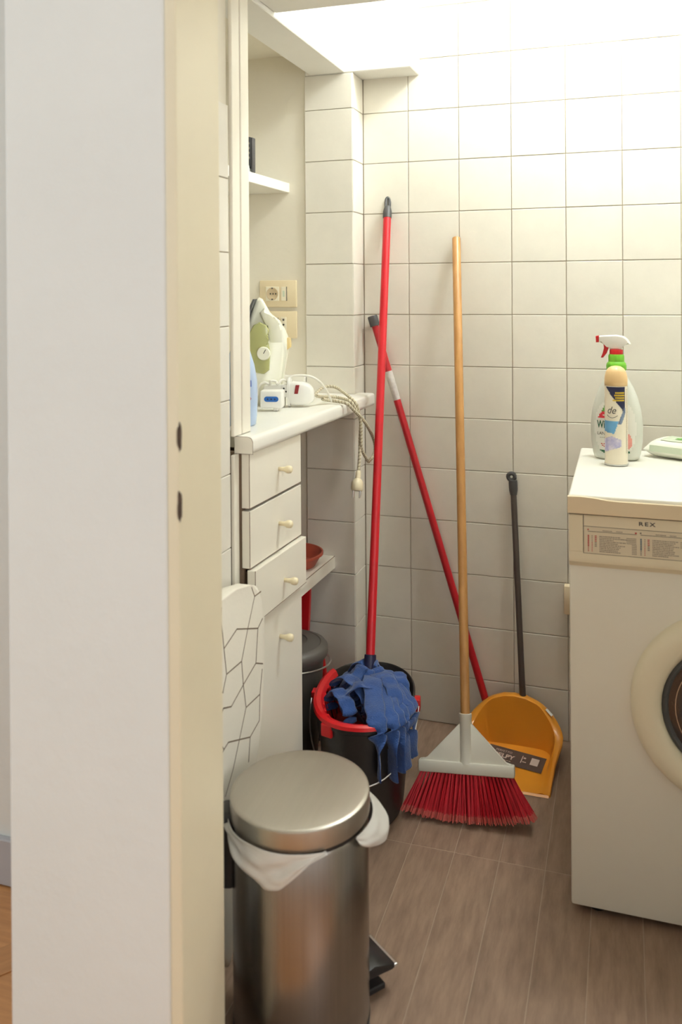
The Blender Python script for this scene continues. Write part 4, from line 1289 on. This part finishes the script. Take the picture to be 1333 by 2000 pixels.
obj('thumb_switch', side_piece([(543, 660), (557, 663), (558, 680), (551, 685), (543, 682)], -0.020, 0.020, 0.003), 'tan', irn, smooth=True)
obj('soleplate', side_piece([(459, 780), (458, 740), (460, 690), (466, 646), (476, 610), (487, 586), (491, 586), (480, 612), (470, 648), (464, 690), (462, 740), (463, 780)], -0.046, 0.046, 0.001), 'rubber', irn)

# adaptor with blue socket
ad = thing('socket_adaptor', 'white cube adaptor with a blue oval socket at the worktop edge', 'adaptor', (-0.6830, -0.4900, ZC), 0.20)
obj('body', box(-0.0275, 0.0275, -0.020, 0.020, 0.008, 0.0520, 0.004, 3), 'white', ad, smooth=True)
obj('foot', box(0.004, 0.016, -0.012, 0.012, 0.0004, 0.0100, 0.002, 1), 'white', ad)
ov = [(-0.0115 + 0.0065 * math.cos(a), 0.0065 * math.sin(a)) for a in [math.radians(90 + 20 * k) for k in range(10)]] + [(0.0115 + 0.0065 * math.cos(a), 0.0065 * math.sin(a)) for a in [math.radians(-90 + 20 * k) for k in range(10)]]
bs_ = obj('blue_socket', prism([(x + 0.001, z + 0.0310) for x, z in ov], 'y', -0.0212, -0.0185), 'blue', ad)
for dx in (-0.008, 0.001, 0.010):
    obj('pin_hole', lathe([(0.0022, 0), (0.0022, 0.0006)], 10), 'navy', bs_, loc=(dx, -0.0210, 0.0310), rot=(math.radians(90), 0, 0))
pg2 = thing('plug_block', 'white plug block with wound cord behind the cube adaptor', 'plug', (-0.7050, -0.4150, ZC), 0.15)
obj('body', box(-0.030, 0.024, -0.016, 0.018, 0.0005, 0.0560, 0.005, 3), 'white', pg2, smooth=True)
obj('outlet_face', box(0.018, 0.040, -0.019, 0.012, 0.026, 0.058, 0.003, 2), 'white', pg2, smooth=True)
for dx, dz in ((0.026, 0.049), (0.032, 0.041)):
    obj('pin_hole', lathe([(0.0024, 0), (0.0024, 0.0006)], 10), 'black', pg2, loc=(dx, -0.0192, dz), rot=(math.radians(90), 0, 0))
obj('wound_cord', tube([(-0.046, -0.010, 0.030), (-0.040, -0.020, 0.052), (-0.026, -0.018, 0.064), (-0.012, -0.014, 0.058), (-0.008, -0.020, 0.068), (0.004, -0.012, 0.066), (0.010, -0.022, 0.060), (0.020, -0.010, 0.070), (0.030, 0.002, 0.064), (0.034, 0.006, 0.050)], 0.0032, 8, k=5), 'cordw', pg2, smooth=True)

# switched plug lying on its side
sp = thing('switched_plug', 'white plug with a dark red switch lying near the worktop edge', 'plug', (-0.6380, -0.4000, ZC), 0.22)
fl_ = [(0.036 * 0.42 * math.copysign(abs(math.cos(a)) ** 0.6, math.cos(a)), 0.038 + 0.0375 * math.copysign(abs(math.sin(a)) ** 0.8, math.sin(a))) for a in [2 * math.pi * k / 28 for k in range(28)]]
obj('flange', prism([(y * 1.6, z) for y, z in fl_], 'x', -0.036, -0.0290, 0.0015, 2), 'white', sp, smooth=True)
bdy = bmesh.new()
R = []
for x, hy, z0, z1 in ((-0.029, 0.0215, 0.008, 0.062), (-0.024, 0.0225, 0.004, 0.066), (0.006, 0.0225, 0.004, 0.064), (0.020, 0.0190, 0.008, 0.058), (0.028, 0.0130, 0.014, 0.048), (0.031, 0.0080, 0.020, 0.040)):
    R.append([bdy.verts.new((x, hy * math.copysign(abs(math.cos(a)) ** 0.5, math.cos(a)), (z0 + z1) / 2 + (z1 - z0) / 2 * math.copysign(abs(math.sin(a)) ** 0.5, math.sin(a)))) for a in [2 * math.pi * k / 24 for k in range(24)]])
for A_, B_ in zip(R, R[1:]):
    for k in range(24):
        bdy.faces.new((A_[k], A_[(k + 1) % 24], B_[(k + 1) % 24], B_[k]))
bdy.faces.new(R[0]); bdy.faces.new(R[-1][::-1])
obj('body', bdy, 'white', sp, smooth=True)
obj('switch', prism([(-0.0170, 0.0355), (-0.0075, 0.0355), (-0.0035, 0.0580), (-0.0130, 0.0580)], 'y', -0.0245, -0.0200, 0.0008, 1), 'switchred', sp)
obj('cord', tube([(-0.033, 0.0, 0.060), (-0.030, 0.0, 0.076), (-0.012, 0.004, 0.080), (0.020, 0.010, 0.077), (0.045, 0.015, 0.062), (0.062, 0.030, 0.035), (0.070, 0.060, 0.006)], 0.0032, 8, k=6), 'cordw', sp, smooth=True)

# braided cord hanging over the edge, with its plug
bc = thing('braided_cord', 'cream braided flex hanging over the worktop edge with a beige plug', 'cord', (-0.5400, -0.2600, 0.9680))
def braid(pts, r=0.0042):
    P = [p - Vector(bc.location) for p in smooth_path([Vector(p) for p in pts], 8)]
    bm = bmesh.new()
    tube(P, r * 0.80, 8, bm)
    # two helical strands wound on the core
    T_, N_ = frames(P)
    s = 0.0
    H = {0: [], 1: [], 2: []}
    dense = []
    for i in range(len(P) - 1):
        for j in range(4):
            dense.append((P[i].lerp(P[i + 1], j / 4), T_[i], N_[i]))
    for i, (p, t, nv) in enumerate(dense):
        if i:
            s += (p - dense[i - 1][0]).length
        bv = t.cross(nv)
        for k in range(3):
            a = s / 0.0095 * 2 * math.pi + k * 2 * math.pi / 3
            H[k].append(p + (nv * math.cos(a) + bv * math.sin(a)) * r * 0.62)
    for k in range(3):
        tube(H[k], r * 0.52, 5, bm, mi=1 if k == 0 else 0)
    return bm
c1 = [(-0.6035, -0.385, 0.992), (-0.602, -0.340, 0.985), (-0.600, -0.280, 0.978), (-0.585, -0.262, 0.974), (-0.556, -0.290, 0.9735), (-0.536, -0.305, 0.969), (-0.5250, -0.292, 0.945), (-0.5240, -0.257, 0.918), (-0.5240, -0.258, 0.889), (-0.5240, -0.263, 0.864),
      (-0.5240, -0.268, 0.820), (-0.5240, -0.278, 0.780)]
c2 = [(-0.655, -0.300, 0.9705), (-0.640, -0.235, 0.996), (-0.612, -0.215, 0.997), (-0.575, -0.248, 0.987), (-0.545, -0.282, 0.977), (-0.5250, -0.292, 0.962), (-0.5215, -0.284, 0.940), (-0.5190, -0.274, 0.915), (-0.5190, -0.269, 0.887), (-0.5200, -0.266, 0.849), (-0.5200, -0.251, 0.828), (-0.5190, -0.205, 0.794)]
c3 = [(-0.600, -0.350, 0.980), (-0.590, -0.325, 0.974), (-0.560, -0.330, 0.972), (-0.537, -0.335, 0.968), (-0.5230, -0.312, 0.946), (-0.5170, -0.270, 0.922), (-0.5150, -0.230, 0.898), (-0.5150, -0.170, 0.856), (-0.5150, -0.146, 0.825), (-0.5150, -0.162, 0.803), (-0.5190, -0.205, 0.792)]
for c in (c1, c2, c3):
    obj('flex', braid(c), ['braid', 'braid2'], bc, smooth='all')
p0 = Vector((-0.5240, -0.2800, 0.7790)) - Vector(bc.location)
pgd = Vector((0.0, -0.35, -1.0)).normalized()
pq_ = pgd.to_track_quat('Z', 'X')
pl_ = obj('plug', lathe([(0.0062, -0.004), (0.0080, 0.0), (0.0085, 0.017), (0.0130, 0.020), (0.0185, 0.028), (0.0190, 0.044), (0.0165, 0.049), (0.0050, 0.0495)], 22, f=lambda v: p0 + pq_ @ Vector((v.x, v.y * 0.85, v.z))), 'plug', bc, smooth=True)
for sx in (-0.0095, 0.0095):
    obj('pin', lathe([(0.0025, 0.047), (0.0025, 0.066), (0.0012, 0.068)], 10, f=lambda v: p0 + pq_ @ (Vector((0.0, sx, 0)) + v)), 'wire', pl_, smooth=True)

# pale blue bottle half behind the casing
bb = thing('water_bottle', 'pale blue plastic bottle half hidden behind the niche casing', 'bottle', (-0.6620, -0.7250, ZC))
bw = [(0.030, 0.0), (0.034, 0.003), (0.036, 0.020), (0.038, 0.060), (0.037, 0.100), (0.031, 0.135), (0.022, 0.165), (0.013, 0.185), (0.012, 0.200)]
obj('body', lathe(bw, 36, f=lambda v: Vector((v.x * 1.05, v.y * 0.8, v.z))), 'bluebottle', bb, smooth='all')
obj('cap', lathe([(0.0145, 0.196), (0.0145, 0.218), (0.0125, 0.220)], 24), 'white', bb, smooth=True)
def bbf(u, v, h):
    r_ = 0.0378 + h if v < 0.105 else 0.0365 + h
    for (r0, z0), (r1, z1) in zip(bw, bw[1:]):
        if z0 <= v <= z1:
            r_ = r0 + (r1 - r0) * (v - z0) / (z1 - z0) + h + 0.0003
    a = -math.pi / 2 + u / 0.037
    return Vector((r_ * math.cos(a) * 1.05, r_ * math.sin(a) * 0.8, v))
obj('label', grid_patch(-0.010, 0.045, 0.088, 0.135, bbf, 16, 10, lambda u, v: u < 0.040 - (v - 0.088) * 0.25, 0.0005), 'bluelabel', bb)
obj('warning_mark', tube([bbf(u, v, 0.0006) for u, v in ((0.018, 0.062), (0.027, 0.075), (0.036, 0.062), (0.027, 0.049), (0.018, 0.062))], 0.0006, 5), 'print_red', bb)

# black handset on the high shelf
hs = thing('cordless_handset', 'black cordless handset upright on the high niche shelf', 'telephone', (-0.8300, -0.3300, 1.5838))
obj('handset', box(-0.026, 0.026, -0.011, 0.011, 0.012, 0.098, 0.005, 3), 'black', hs, smooth=True)
obj('side_band', box(0.0255, 0.0305, -0.009, 0.012, 0.002, 0.096, 0.002, 2), 'darkgrey', hs, smooth=True)
obj('cradle', box(-0.034, 0.0215, -0.020, 0.020, 0.0004, 0.022, 0.004, 2), 'white', hs, smooth=True)
for r_ in range(4):
    for c in range(3):
        obj('key', box(-0.014 + c * 0.0145, -0.006 + c * 0.0145, -0.0120, -0.0105, 0.038 + r_ * 0.013, 0.0435 + r_ * 0.013), 'print_mid', hs)
